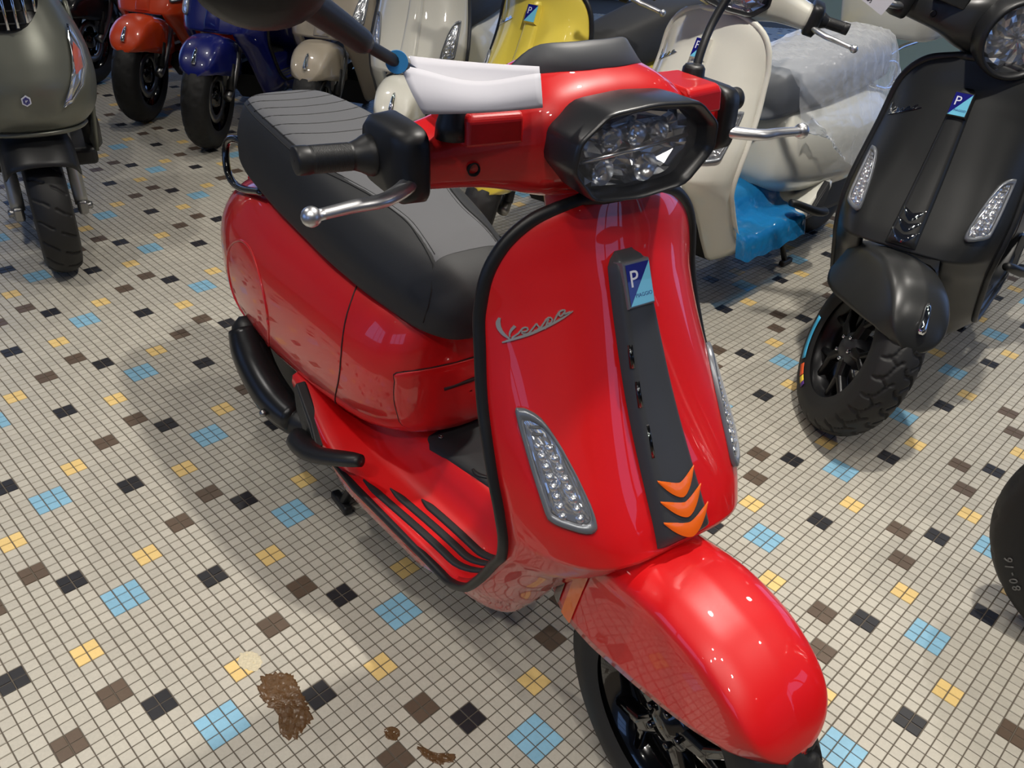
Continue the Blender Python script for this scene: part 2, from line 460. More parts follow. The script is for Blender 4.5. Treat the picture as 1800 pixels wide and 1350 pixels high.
def build_floor():
    ii, jj = np.meshgrid(np.arange(-140, 330), np.arange(-170, 330), indexing='ij')
    ii = ii.ravel(); jj = jj.ravel()
    x, y = to_world(ii + .5, jj + .5)
    ok = (y > 0.1) & (y < 8.6) & (x > X0 + .05) & (x < X1 - .05)
    px, py, d = cam_px(x, y)
    ok &= (d > 0.3) & (px > -420) & (px < 2220) & (py > -60) & (py < 1750)
    ii, jj, x, y, px, py, d = (a[ok] for a in (ii, jj, x, y, px, py, d))
    kd = tile_kind(ii, jj)
    # tiles missing under the damage
    dam = np.zeros(len(ii), bool)
    # the largest ones in view: separate objects, sharing one mesh per colour
    vis = (px > 5) & (px < 1795) & (py > 5) & (py < 1345)
    # footprint of the red scooter hides these
    hero = (px > 0.0) & (px > 985 + (py - 1100) * 0.03) & (px < 1430) & (py > 1050)
    order = np.argsort(d + np.where(vis & ~hero, 0, 100))
    near = np.zeros(len(ii), bool); near[order[:300]] = True
    hw = TILE * 0.5 * 0.915
    c, s = math.cos(-GRID_YAW), math.sin(-GRID_YAW)
    def corners(h):
        q = np.array([(-h, -h), (h, -h), (h, h), (-h, h)])
        return np.stack([c*q[:, 0] - s*q[:, 1], s*q[:, 0] + c*q[:, 1]], 1)
    top, bot = corners(hw - .0007), corners(hw)
    base = np.zeros((12, 3)); base[:4, :2] = top; base[:4, 2] = 0; base[4:8, :2] = bot; base[4:8, 2] = -.0006; base[8:, :2] = bot; base[8:, 2] = -TT
    quads = [(0, 1, 2, 3)] + [(4+i, 4+(i+1) % 4, (i+1) % 4, i) for i in range(4)] + [(8+i, 8+(i+1) % 4, 4+(i+1) % 4, 4+i) for i in range(4)]
    protos = []
    for k in range(5):
        me = bpy.data.meshes.new('tile'); me.from_pydata([tuple(v) for v in base], [], quads); me.materials.append(TM[k]); me.update(); me.polygons.foreach_set('use_smooth', [False]*len(me.polygons)); protos.append(me)
    for n in np.where(near)[0]:
        o = bpy.data.objects.new('tile', protos[kd[n]]); COL.objects.link(o)
        o.location = (x[n], y[n], random.uniform(-.0002, .0001)); o.parent = floor
    far = ~near
    fx, fy, fk = x[far], y[far], kd[far]; n = len(fx)
    b8 = np.vstack([base[:4], base[8:]]); b8[4:, :2] = bot
    V = np.tile(b8, (n, 1, 1)); V[:, :, 0] += fx[:, None]; V[:, :, 1] += fy[:, None]
    V[:, :4, 2] += rng.uniform(-.0003, 0, n)[:, None]
    q8 = np.array([(0, 1, 2, 3)] + [(4+i, 4+(i+1) % 4, (i+1) % 4, i) for i in range(4)])
    Q = (q8[None] + (np.arange(n) * 8)[:, None, None]).reshape(-1)
    me = bpy.data.meshes.new('mosaic_tiles')
    me.vertices.add(n*8); me.vertices.foreach_set('co', V.reshape(-1))
    me.loops.add(n*20); me.loops.foreach_set('vertex_index', Q.astype(np.int32))
    me.polygons.add(n*5); me.polygons.foreach_set('loop_start', np.arange(0, n*20, 4, dtype=np.int32))
    me.polygons.foreach_set('material_index', np.repeat(fk, 5).astype(np.int32))
    me.polygons.foreach_set('use_smooth', np.zeros(n*5, bool))
    for m in TM: me.materials.append(m)
    me.update(calc_edges=True); me.validate()
    o = bpy.data.objects.new('mosaic_tiles', me); COL.objects.link(o); o.parent = floor; o['kind'] = 'stuff'
build_floor()

# ------------------------------------------------------------------ scooter geometry (x forward, y to the rider's left, z up, rear axle near x=0)
LS_C = np.array([(.998, .930), (1.0, .920), (1.006, .896), (1.014, .864), (1.032, .82), (1.062, .75), (1.095, .68), (1.128, .62), (1.158, .57), (1.185, .525), (1.2, .495)])
LS_E = np.array([(.985, .055, .926), (.975, .118, .908), (.968, .159, .874), (.966, .177, .838), (.966, .185, .795), (.977, .191, .74), (.995, .199, .68), (1.018, .205, .625),
                 (1.038, .208, .575), (1.052, .207, .53), (1.057, .204, .49), (1.052, .201, .45), (1.03, .2, .41), (.99, .2, .34), (.945, .2, .28), (.89, .2, .25), (.80, .2, .245)])
LS_I = np.array([(1.194, .1, .494), (1.165, .102, .455), (1.12, .104, .41), (1.062, .105, .335), (1.0, .107, .237), (.94, .108, .168), (.82, .11, .152)])
def ls_rows(v):
    k = np.arange(11)
    Cx, Cz = pchip(k, LS_C[:, 0], min(v, 10)), pchip(k, LS_C[:, 1], min(v, 10))
    E = np.array([pchip(np.arange(17), LS_E[:, i], v) for i in range(3)])
    I = np.array([pchip(np.arange(10, 17), LS_I[:, i], max(v, 10)) for i in range(3)])
    return Cx, Cz, E, I
def ls_point(v, u):
    Cx, Cz, E, I = ls_rows(v)
    a = abs(u); p = np.interp(v, [0, 4, 6, 8, 12, 16], [2.2, 2.8, 3.8, 4.8, 4.2, 2.5])
    if v <= 10:
        return (Cx + (E[0]-Cx) * a**p, E[1]*u, Cz + (E[2]-Cz) * a**2)
    t = (a - .5) / .5; sx = (a**p - .5**p) / (1 - .5**p)
    y = I[1] + (E[1]-I[1]) * t
    return (I[0] + (E[0]-I[0]) * sx, math.copysign(y, u), I[2] + (E[2]-I[2]) * t**1.5)

def legshield_mesh(nr=70, nc=48):
    us = np.linspace(-1, 1, nc + 1); vs = np.concatenate([np.linspace(0, 10, nr), np.linspace(10, 16, int(nr*.55))[1:]])
    V, F, idx = [], [], {}
    for i, v in enumerate(vs):
        for j, u in enumerate(us):
            if v > 10 and abs(u) < .499: continue
            idx[i, j] = len(V); V.append(ls_point(v, u))
    for i in range(len(vs) - 1):
        for j in range(nc):
            q = [(i, j), (i+1, j), (i+1, j+1), (i, j+1)]
            if all(k in idx for k in q): F.append(tuple(idx[k] for k in q))
    # crown: close the flat top row
    return np.array(V), F

def trim_path(n=160):
    vs = np.concatenate([np.linspace(16, 0.0, n)])
    L = np.array([ls_point(v, -1.0) for v in vs]); R = np.array([ls_point(v, 1.0) for v in vs[::-1]])
    top = np.array([ls_point(0, u) for u in np.linspace(-1, 1, 12)[1:-1]]) + np.array([0, 0, .0])
    rear = np.array([(.45, -.195, .245), (.6, -.2, .247)])
    return np.vstack([rear, L, top, R, rear[::-1] * np.array([1, -1, 1])])

LEG = legshield_mesh(); LEG_B = bvh_of(LEG)
LEG_LO = legshield_mesh(36, 28)

FL_Y = [0, .03, .055, .072, .09, .108, .135, .17, .19, .2, .203, .196, .165]
FL_Z = [.345, .344, .341, .331, .300, .268, .262, .258, .257, .252, .235, .205, .172]
def floor_z(x, y):
    a = abs(y)
    z = pchip(FL_Y[:10], FL_Z[:10], min(a, .2))
    if x > .86: z += 3.2 * (x - .86) ** 2 * (1 if a < .19 else 1)
    return float(z)
def floorboard_mesh(nx=40):
    xs = np.linspace(.31, 1.0, nx); ys = list(-np.array(FL_Y[::-1])) + FL_Y[1:]; zs = FL_Z[::-1] + FL_Z[1:]
    P = []
    for x in xs:
        sh = .97 + .03 * min(1, max(0, (x - .31) / .15)); lift = 3.2 * max(0, x - .86) ** 2
        sh *= 1 - .10 * max(0, (x - .90) / .1)
        ft = min(1, max(0, (x - .80) / .12))
        rise = .085 * min(1, max(0, (.56 - x) / .2)) ** 1.5
        P.append([(x, (y * (sh if abs(y) > .12 else 1)) if FL_Y.index(abs(y)) < 9 else math.copysign(.197*ft*sh + abs(y)*sh*(1-ft), y), (z if FL_Y.index(abs(y)) < 9 else z*(1-ft) + .25*ft) + lift + (rise * min(1, max(0, (abs(y) - .09) / .06)))) for y, z in zip(ys, zs)])
    return grid(np.array(P), flip=True)

BODY_X = [-.335, -.31, -.26, -.2, -.12, 0, .15, .30, .45, .54, .595, .63, .655, .668]
BODY_W = [.012, .055, .105, .15, .182, .203, .208, .2, .187, .175, .16, .135, .10, .04]
BODY_T = [.47, .50, .545, .585, .62, .648, .652, .65, .645, .64, .635, .62, .59, .54]
BODY_M = [.43, .43, .43, .43, .43, .43, .43, .43, .44, .445, .45, .45, .45, .46]
BODY_B = [.40, .37, .33, .29, .265, .255, .255, .265, .285, .305, .325, .34, .36, .40]
def body_ring(x, n=56):
    W, Tp, Mz, B = (float(pchip(BODY_X, a, x)) for a in (BODY_W, BODY_T, BODY_M, BODY_B))
    ph = np.linspace(0, 2*PI, n, endpoint=False); s, c = np.sin(ph), np.cos(ph)
    y = W * np.sign(s) * np.abs(s) ** .85
    z = np.where(c > 0, Mz + (Tp-Mz) * np.abs(c) ** .75, Mz - (Mz-B) * np.abs(c) ** .7)
    return np.stack([np.full(n, x), y, z], 1)
def body_mesh(nx=56, n=56):
    t = np.linspace(0, 1, nx); xs = -.335 + 1.003 * (0.5 - 0.5*np.cos(PI*t)) * .55 + 1.003 * t * .45
    return loft([body_ring(x, n) for x in xs])
BODY = body_mesh(); BODY_BV = bvh_of(BODY)
BODY_LO = body_mesh(28, 32)

SEAT_ST = [(-.175, .03, .02, .735, .70), (-.165, .075, .055, .765, .675), (-.14, .105, .08, .785, .66), (-.08, .128, .10, .796, .648), (.05, .142, .115, .798, .64), (.2, .147, .12, .793, .63), (.35, .147, .113, .774, .622),
           (.5, .138, .10, .752, .612), (.6, .12, .085, .735, .60), (.66, .10, .068, .715, .588), (.7, .075, .048, .688, .585), (.722, .045, .03, .655, .59), (.73, .012, .008, .625, .605)]
def seat_ring(x, n=40):
    S = np.array(SEAT_ST); wb, wt, zt, zb = (float(pchip(S[:, 0], S[:, i], x)) for i in (1, 2, 3, 4))
    h = zt - zb
    ctl = [(0, zt), (wt*.55, zt - .001), (wt*.9, zt - h*.06), (wt + (wb-wt)*.35, zt - h*.22), (wb*.985, zt - h*.55), (wb, zb + h*.18), (wb*.96, zb + h*.02), (wb*.6, zb), (0, zb)]
    H = cr(ctl, n // 2 + 1)
    L = H[1:-1][::-1] * np.array([-1, 1])
    R = np.vstack([H, L])
    return np.column_stack([np.full(len(R), x), R])
def seat_mesh(nx=64, n=44):
    t = np.linspace(0, 1, nx); u = t*.6 + .4*(0.5-0.5*np.cos(PI*t))
    return loft([seat_ring(-.175 + .905*k, n) for k in u], flip=True)
SEAT = seat_mesh(); SEAT_BV = bvh_of(SEAT)
SEAT_LO = seat_mesh(30, 28)

HS_Y = [0, .04, .08, .105, .13, .16, .2, .235]
HS_F = [.985, .985, .982, .976, .962, .942, .925, .918]
HS_R = [.82, .82, .825, .83, .832, .836, .84, .842]
HS_T = [1.074, 1.072, 1.064, 1.052, 1.038, 1.024, 1.010, 1.003]
HS_B = [.915, .916, .92, .926, .932, .935, .936, .938]
def headset_mesh(ny=56, n=40):
    rings = []
    for y in np.linspace(-.235, .235, ny):
        f, r, t, b = (float(pchip(HS_Y, a, abs(y))) for a in (HS_F, HS_R, HS_T, HS_B))
        ph = np.linspace(0, 2*PI, n, endpoint=False); c, s = np.cos(ph), np.sin(ph)
        xm, zm = (f+r)/2, (t+b)/2
        x = xm + (f-r)/2 * np.sign(c) * np.abs(c) ** .62; z = zm + (t-b)/2 * np.sign(s) * np.abs(s) ** .62
        z += .010 * np.clip((xm - x) / .1, -1, 1) * np.clip(s, 0, 1)
        rings.append(np.stack([x, np.full(n, y), z], 1))
    return loft(rings, flip=True)
HEAD = headset_mesh(); HEAD_B = bvh_of(HEAD)
HEAD_LO = headset_mesh(28, 24)

FEN = [  # crest x z, edge x y z
    (1.03, .41, 1.025, .07, .335), (1.07, .445, 1.05, .087, .318), (1.13, .472, 1.10, .096, .303), (1.20, .490, 1.16, .098, .308), (1.27, .500, 1.235, .098, .326),
    (1.34, .492, 1.30, .096, .342), (1.40, .464, 1.36, .091, .357), (1.438, .428, 1.405, .082, .368), (1.457, .395, 1.435, .062, .369), (1.464, .374, 1.455, .034, .362), (1.466, .358, 1.464, .010, .357)]
def fender_point(s, t):
    A = np.array(FEN); k = np.arange(len(A)); cx_, cz_, ex, ey, ez = (float(pchip(k, A[:, i], s)) for i in range(5))
    a = abs(t)
    y = .95 * ey * float(pchip([0, .3, .52, .60, .64, .80, 1], [0, .50, .82, .905, .925, .965, 1.0], a))
    kk = float(pchip([0, .3, .52, .60, .64, .80, 1], [0, .035, .125, .20, .28, .60, 1.0], a))
    return (cx_ + (ex-cx_)*kk, math.copysign(y, t), cz_ + (ez-cz_)*kk)
def fender_mesh(ns=48, nt=36, s0=0, s1=10):
    return grid(np.array([[fender_point(s, t) for t in np.linspace(-1, 1, nt)] for s in np.linspace(s0, s1, ns)]), flip=True)
FEND = fender_mesh(56, 52); FEND_LO = fender_mesh(24, 20)

WX, WR = 1.285, .23
def tyre_mesh(n=300, c=(0, 0, 0), R=.23, wd=.058, groove='zig', hi=True):
    """tyre as one surface of revolution, its tread grooves cut into the surface"""
    m = 46 if hi else 26
    a = np.linspace(-1, 1, m)
    sec_y = wd * np.sin(np.clip(a * 1.9, -PI/2*1.25, PI/2*1.25))
    prof = []
    for k in a:
        if abs(k) < .62:
            y = wd * .9 * k / .62; r = R - .022 * (abs(k) / .62) ** 2.4
        else:
            q = (abs(k) - .62) / .38; y = math.copysign(wd * (.9 + .12 * math.sin(q * PI * .75)), k); r = R - .022 - q * (.30 * R - .004)
            y *= (1 - .22 * max(0, q - .55))
        prof.append((r, y))
    prof = np.array(prof)
    th = np.linspace(0, 2*PI, n, endpoint=False)
    A, Tn = np.meshgrid(a, th, indexing='ij')
    Rr = np.repeat(prof[:, 0][:, None], n, 1); Y = np.repeat(prof[:, 1][:, None], n, 1)
    yn = A / .62
    if groove == 'zig':
        N = 26
        ph = (Tn * N / (2*PI) + np.abs(yn) * 1.15 + .18 * np.sin(yn * 7)) % 1.0
        ph2 = (Tn * N / (2*PI) + .5 - np.abs(yn) * .9) % 1.0
        g = ((ph < .17) & (np.abs(yn) > .1) & (np.abs(yn) < .98)) | ((ph2 < .10) & (np.abs(yn) > .35) & (np.abs(yn) < .8))
    else:
        N = 18
        ph = (Tn * N / (2*PI) + .5 * yn) % 1.0
        g = ((ph < .12) & (np.abs(yn) > .12) & (np.abs(yn) < .95)) | (np.abs(yn) < .035)
    Rr = Rr - g * .0055
    P = np.stack([Rr * np.cos(Tn), Y, Rr * np.sin(Tn)], 2)
    V, F = grid(P, cc=True)
    return V + np.array(c), F

def rim_ring(R=.157, wd=.05):
    return lathe([(R-.018, -wd*.6), (R-.004, -wd*.92), (R+.006, -wd), (R+.008, -wd*.9), (R-.003, -wd*.75), (R-.018, -wd*.35), (R-.022, 0), (R-.018, wd*.35), (R-.003, wd*.75), (R+.008, wd*.9), (R+.006, wd), (R-.004, wd*.92), (R-.018, wd*.6), (R-.03, wd*.3), (R-.032, 0), (R-.03, -wd*.3)], 64, closed=True)

def spoke_mesh(th, R=.157, w0=.017, side=-1):
    """Y shaped spoke: a stem from the hub that forks into two arms at the rim"""
    parts = []
    def bar(r0, t0, r1, t1, wa, wb, y0, y1):
        p0 = np.array([r0*math.cos(t0), 0, r0*math.sin(t0)]); p1 = np.array([r1*math.cos(t1), 0, r1*math.sin(t1)])
        d = p1 - p0; d /= np.linalg.norm(d); nrm = np.cross(d, [0, 1, 0])
        rings = []
        for p, wv, yy in ((p0, wa, y0), (p1, wb, y1)):
            rings.append([p + nrm*wv + [0, yy-.010, 0], p + nrm*wv*.55 + [0, yy-.016, 0], p - nrm*wv*.55 + [0, yy-.016, 0], p - nrm*wv + [0, yy-.010, 0], p - nrm*wv + [0, yy+.010, 0], p + nrm*wv + [0, yy+.010, 0]])
        parts.append(loft(rings))
    y0, y1 = side*.022, side*.016
    bar(.03, th, .085, th, w0, w0*.8, y0, y0)
    for s in (-1, 1):
        bar(.078, th + s*.04, R-.02, th + s*.27, w0*.6, w0*.5, y0, y1)
    return merge(parts)

def script_strokes():
    S = []
    def st(pts, w, n=14): S.append((cr(pts, n), w))
    st([(215, 345), (200, 430), (222, 530), (280, 620), (372, 690)], (20, 34, 34, 26, 12))
    st([(445, 455), (395, 530), (372, 600), (376, 660)], (24, 20, 13, 9))
    st([(270, 775), (395, 700), (660, 575), (900, 455), (1200, 315), (1460, 188)], (10, 20, 22, 22, 18, 6))
    st([(405, 665), (520, 552), (548, 492), (596, 462), (645, 468), (640, 505), (600, 535), (552, 535), (560, 572), (615, 575), (670, 545)], (13,))
    st([(660, 552), (720, 470), (785, 385), (800, 415), (828, 440), (800, 490), (742, 512)], (13,))
    st([(845, 462), (900, 380), (960, 300), (1015, 275), (1052, 300), (1045, 345), (1005, 378), (968, 365), (975, 320)], (14,))
    st([(992, 300), (955, 390), (925, 470)], (14,))
    st([(1080, 350), (1140, 250), (1190, 185), (1255, 160), (1300, 165), (1262, 220), (1215, 258), (1180, 240), (1195, 200)], (14,))
    st([(1300, 160), (1290, 220), (1330, 215), (1400, 195)], (13,))
    return S
STROKES = script_strokes()
def script_mesh(fn):
    """fn(px, py, off) maps the drawing to a point on the carrying surface"""
    parts = []
    for P, w in STROKES:
        n = len(P); wd = np.interp(np.linspace(0, 1, n), np.linspace(0, 1, len(w)), w) if len(w) > 1 else np.full(n, w[0])
        T_ = np.gradient(P, axis=0); T_ /= np.linalg.norm(T_, axis=1)[:, None]; N_ = np.stack([-T_[:, 1], T_[:, 0]], 1)
        A, B = P + N_*wd[:, None], P - N_*wd[:, None]
        rings = [[fn(*A[i], .0004), fn(*A[i], .0026), fn(*B[i], .0026), fn(*B[i], .0004)] for i in range(n)]
        parts.append(loft(rings))
    return merge(parts)
def script_on_leg(px, py, off):
    X, Y = px/10 + 860, py/10 + 530
    return hitx(LEG_B, -.169 + .000624*(X-888) - .000133*(Y-605), .762 - .000696*(Y-605), off)
SCRIPT = script_mesh(script_on_leg)

IND = [(-.174, .679), (-.170, .684), (-.163, .684), (-.152, .675), (-.142, .648), (-.134, .612), (-.1285, .575), (-.128, .556), (-.131, .548), (-.139, .545), (-.155, .548), (-.170, .553), (-.1745, .562), (-.176, .60), (-.1755, .64)]

def poly_dense(pts, r=.18, n=3):
    P = np.asarray(pts, float); out = []
    for i in range(len(P)):
        a, b, c = P[i-1], P[i], P[(i+1) % len(P)]
        for k in np.linspace(0, 1, n):
            p, q = b + (a-b)*r, b + (c-b)*r
            out.append((1-k)**2*p + 2*k*(1-k)*b + k*k*q)
    return [tuple(o) for o in out]
HEX = poly_dense([(0, 1.054), (.068, 1.049), (.104, 1.020), (.108, .985), (.072, .944), (0, .937), (-.072, .944), (-.108, .985), (-.104, 1.020), (-.068, 1.049)])
LENS = poly_dense([(0, 1.040), (.062, 1.035), (.092, 1.012), (.095, .985), (.064, .952), (0, .946), (-.064, .952), (-.095, .985), (-.092, 1.012), (-.062, 1.035)])

def steer_matrix(dl):
    ax = Vector((-math.sin(.45), 0, math.cos(.45))); o = Vector((.93, 0, .95))
    return Matrix.Translation(o) @ Matrix.Rotation(dl, 4, ax) @ Matrix.Translation(-o)

def facet_patch(outline, fn, ks=(1, .86, .7, .52, .34, .16, .02), depth=.008, seed=1):
    r = random.Random(seed)
    P = radial(outline, ks, lambda y, z, k: (y, z, 0))
    rr, cc = P.shape[:2]
    jit = np.array([[r.uniform(-1, 1) for _ in range(cc)] for _ in range(rr)])
    jit[0] = 0
    Q = [[fn(P[i, j, 0], P[i, j, 1], jit[i, j] * depth) for j in range(cc)] for i in range(rr)]
    return grid(np.array(Q), cc=True, flip=True)

def wheel(root, c, M, mats, hi=True, R=.23, groove='zig', name='front_wheel', spokes=5, side=-1, wd=.058, ph=.3):
    rim = mk(name, (rim_ring(R - .073)[0] + np.array(c), rim_ring()[1]), mats['rim'], root, M=M)
    mk('tyre', tyre_mesh(440 if hi else 120, c, R, wd, groove, hi), M_RUB, rim, M=M)
    for i in range(spokes):
        V, F = spoke_mesh(ph + i * 2*PI/spokes, R - .073, side=side)
        mk('spoke', (V + np.array(c), F), mats['rim'], rim, smooth=False, M=M, bevel=.002 if hi else 0)
    hub = [(.001, side*.046), (.02, side*.046), (.024, side*.04), (.04, side*.036), (.046, side*.028), (.05, 0), (.046, -side*.03), (.03, -side*.05), (.001, -side*.05)]
    mk('hub', lathe(hub, 28, 'y', c), mats['hub'], rim, M=M)
    disc = [(.075, -side*.036), (.11, -side*.036), (.11, -side*.040), (.075, -side*.040)]
    mk('brake_disc', lathe(disc, 40, 'y', c, closed=True), M_STEEL, rim, M=M)
    if hi:
        for i in range(5):
            a = i * 2*PI/5 + .2
            mk('bolt', lathe([(.0001, side*.047), (.005, side*.047), (.006, side*.043), (.006, side*.034)], 8, 'y', (c[0] + .032*math.cos(a), c[1], c[2] + .032*math.sin(a))), mats.get('bolt', M_GBLK), rim, M=M)
    return rim

def sub(V, d): return np.asarray(V) + np.array(d)

def scooter(label, pose, paint_m, group=None, steer=0.0, trim=None, hi=False, strip='plain', head='hex', seat_m=None, script_m=None, fly=None, mirrors=False,
            ornament=True, lean=0.0, rimm=None, groove='zig', ind=True, stand=True, inner=None, orange=None, scale=1.0, cols=None, accent=False, fins=None, seams=True, wrap_grip=False):
    px, py, yaw = pose
    root = empty('motor_scooter', label, 'scooter', (px, py, 0), yaw, group, rx=lean)
    if scale != 1.0: root.scale = (scale,) * 3
    trim = trim or M_BLK; rimm = rimm or M_GBLK; seat_m = seat_m or M_SEAT; script_m = script_m or M_CHR
    SM = steer_matrix(steer)
    # legshield
    leg = mk('legshield', LEG if hi else LEG_LO, paint_m, root, solid=.016, offset=-1)
    mk('edge_trim', tube(trim_path(150 if hi else 50), .0095, 10 if hi else 6, r2=.0075), trim, leg)
    if ind:
        for sgn in (1, -1):
            ol = [tuple(p) for p in cr([(y * sgn, z) for y, z in IND], 36, closed=True)]
            if sgn < 0: ol = ol[::-1]
            f = lambda y, z, off: hitx(LEG_B, y, z, off)
            ring = radial(ol, (1.0, 1.0, .93, .86, .82), lambda y, z, k: (y, z))
            offs = (.0005, .0065, .008, .007, .004)
            P = [[f(p[0], p[1], offs[i]) for p in ring[i]] for i in range(5)]
            u = mk('turn_signal', grid(np.array(P), cc=True, flip=(sgn < 0)), M_FRAME, root)
            c0 = np.mean(np.array(ol), 0); inn = [tuple(c0 + (np.array(p) - c0) * .84) for p in ol]
            fp = facet_patch(inn, lambda y, z, j: f(y, z, .0022 + j * .0009), ks=(1, .9, .8, .7, .6, .5, .4, .3, .2, .1, .02), depth=1.0, seed=3 + sgn)
            mk('reflector', fp, M_REFL, u, smooth=False)
            if hi:
                for zz in np.linspace(.562, .642, 8):
                    yl = -.168; yr = float(np.interp(zz, [.556, .612, .648, .675], [-.136, -.142, -.150, -.158]))
                    for k in (.2, .75):
                        mk('bulb_cell', sphere(f((yl + (yr - yl) * k) * sgn, zz, .0004), .0066, 8), M_REFL, u)
                for zz in (.656, .664):
                    mk('lamp_bar', tube([f(-.166 * sgn, zz, .004), f(-.156 * sgn, zz + .001, .004)], .0022, 6), M_GREY, u)
            cov = radial(inn, (1, .75, .5, .25, .01), lambda y, z, k: f(y, z, .0085 + .002 * (1 - k)))
            mk('lens_cover', grid(cov, cc=True, flip=(sgn > 0)), M_CLEAR, u)
    # floorboard and its strips
    fb = mk('floorboard', floorboard_mesh(40 if hi else 16), paint_m, root)
    for sgn in (-1, 1):
        for k, (ya, yb, yc, x0_) in enumerate(((-.184, -.174, -.137, .60), (-.158, -.150, -.122, .65), (-.131, -.127, -.116, .71))):
            xs = np.linspace(x0_, .945 - .012*k, 26 if hi else 10)
            t = (xs - x0_) / (xs[-1] - x0_)
            yy = np.where(t < .75, ya + (yb-ya)*t/.75, yb + (yc-yb)*((t-.75)/.25)**2)
            wd = .0075 * np.minimum(1, np.minimum(t/.12 + .15, (1-t)/.06 + .4))
            P = []
            for x, y, wv in zip(xs, yy, wd):
                row = []
                for q, hh in ((-1, -.001), (-.9, .003), (-.4, .0042), (.4, .0042), (.9, .003), (1, -.001)):
                    row.append((x, -sgn*(y + wv*q), floor_z(x, y + wv*q) + hh))
                P.append(row)
            mk('rubber_strip', grid(np.array(P), flip=(sgn < 0)), M_BLKM, fb)
    # centre mat
    mp = [(.632, -.07), (.632, .07), (.66, .078), (.90, .052), (.90, -.052), (.66, -.078)]
    def matz(x, y, o): return (x, y, floor_z(x, y) + o)
    P = []
    for x in np.linspace(.635, .90, 14):
        hwid = float(np.interp(x, [.635, .65, .90], [.068, .077, .055]))
        P.append([matz(x, hwid*q, .0045 if abs(q) < .97 else -.001) for q in (-1, -.96, -.5, 0, .5, .96, 1)])
    cm = mk('floor_mat', grid(np.array(P), flip=True), M_GREY if hi else M_BLKM, fb)
    if hi:
        cm.data.materials[0] = M_BLKM
        mk('lettering', script_mesh(lambda a, b, o: np.array(matz(.78 + (b - 480) * .00012, -.062 + (a - 200) * .000095, .0045 + o * .6))), M_BLK, cm)
        for (bx_, by_) in ((.655, -.052), (.645, .052), (.875, -.04)):
            mk('bolt', lathe([(.0045, 0), (.0045, .0015), (.003, .0018), (.0026, .0004), (.0001, .0004)], 12, 'z', matz(bx_, by_, .0045)), M_STEEL, cm)
    # rear body
    rb = mk('rear_body', BODY if hi else BODY_LO, inner or paint_m, root)
    if hi:
        # service hatch with its slot handle
        def bf(y, z, off): return hitx(BODY_BV, y, z, off, 1.5)
        ol = cr([(-.118, .505), (0, .512), (.118, .505), (.132, .48), (.13, .42), (.105, .375), (0, .36), (-.105, .375), (-.13, .42), (-.132, .48)], 44, closed=True)
        P = radial(ol, (1, .995, .97, .8, .6, .4, .2, .02), lambda y, z, k: bf(y, z, .0005 if k > .999 else (.003 if k > .98 else .0042)))
        ht = mk('service_hatch', grid(P, cc=True), paint_m, rb)
        mk('panel_gap', tube(np.vstack([[bf(y, z, .0008) for y, z in ol], [bf(*ol[0], .0008)]]), .0016, 6), M_SEAM, rb)
        sl = [(-.055, .470), (.055, .478), (.055, .466), (-.055, .458)]
        mk('slot_handle', tube([bf(-.055, .463, .002), bf(0, .468, .004), bf(.055, .471, .002)], .0055, 8, r2=.004), M_SEAM, ht)
        # embossed round panel on each flank and the cowl joint
        for sgn in (-1, 1):
            def sd(x, z, off): return hitd(BODY_BV, (x, sgn*1.0, z), (0, -sgn, 0), off)
            th = np.linspace(0, 2*PI, 49)
            ring = [sd(.10 + .125*math.cos(a), .43 + .115*math.sin(a), .0) for a in th]
            mk('round_emboss', tube(ring, .003, 8), paint_m, rb)
            cl = cr([(.47, .630), (.505, .58), (.52, .50), (.505, .42), (.46, .35), (.40, .305)], 30)
            mk('cowl_joint', tube([sd(x, z, .0) for x, z in cl], .0018, 6), M_SEAM, rb)
    # seat with seams
    st_ = mk('seat', SEAT if hi else SEAT_LO, seat_m, root)
    if hi:
        def top(x, y, off=.0003): return hitd(SEAT_BV, (x, y, 1.2), (0, 0, -1), off)
        hw = lambda x: float(pchip(np.array(SEAT_ST)[:, 0], np.array(SEAT_ST)[:, 2], x))
        for sgn in (-1, 1):
            xs = np.linspace(-.15, .30, 34)
            pa = [top(x, sgn*(hw(x)*1.02)) for x in xs]
            pa += [top(x, y * sgn) for x, y in cr([(.32, .112), (.40, .092), (.48, .072), (.55, .062), (.61, .066), (.655, .069)], 20)]
            pa += [hitd(SEAT_BV, (x, sgn*.5, z), (0, -sgn, 0), .0003) for x, z in ((.672, .665), (.675, .64), (.668, .61))]
            mk('seam', tube(pa, .0013, 6), M_THREAD, st_)
            xs = np.linspace(-.15, .30, 30)
            pb = [top(x, sgn*(hw(x)*1.02 - .008)) for x in xs] + [top(x, y*sgn) for x, y in cr([(.32, .104), (.40, .084), (.48, .064), (.55, .054), (.61, .058), (.645, .06)], 18)]
            mk('seam', tube(pb, .0008, 5), M_THREAD, st_)
        for k in range(6):
            x0_ = -.105 + k * .058
            ys = np.linspace(-1, 1, 25)
            L = [top(x0_ + .025 - .055*abs(q)**3 if True else 0, q*(hw(x0_) - .006)) for q in ys]
            mk('quilt_line', tube(L, .0013, 5), M_THREAD, st_)
        # fabric insert between the seams
        P = []
        for x in np.linspace(-.155, .655, 60):
            if x < .31: b = hw(x)*1.02 - .001
            else: b = float(np.interp(x, [.31, .40, .48, .55, .61, .655], [.113, .091, .071, .061, .065, .068]))
            P.append([top(x, b*q, .0006 if abs(q) < .99 else -.0005) for q in np.linspace(-1, 1, 25)])
        mk('seat_insert', grid(np.array(P), flip=True), M_SEATT, st_)
        mk('seat_piping', tube([hitd(SEAT_BV, (x, -.5, z), (0, 1, 0), .001) for x, z in cr([(-.165, .715), (-.12, .66), (-.03, .646), (.02, .642)], 16)], .0016, 6), mat('pale_piping', (200, 196, 190), .5), st_)
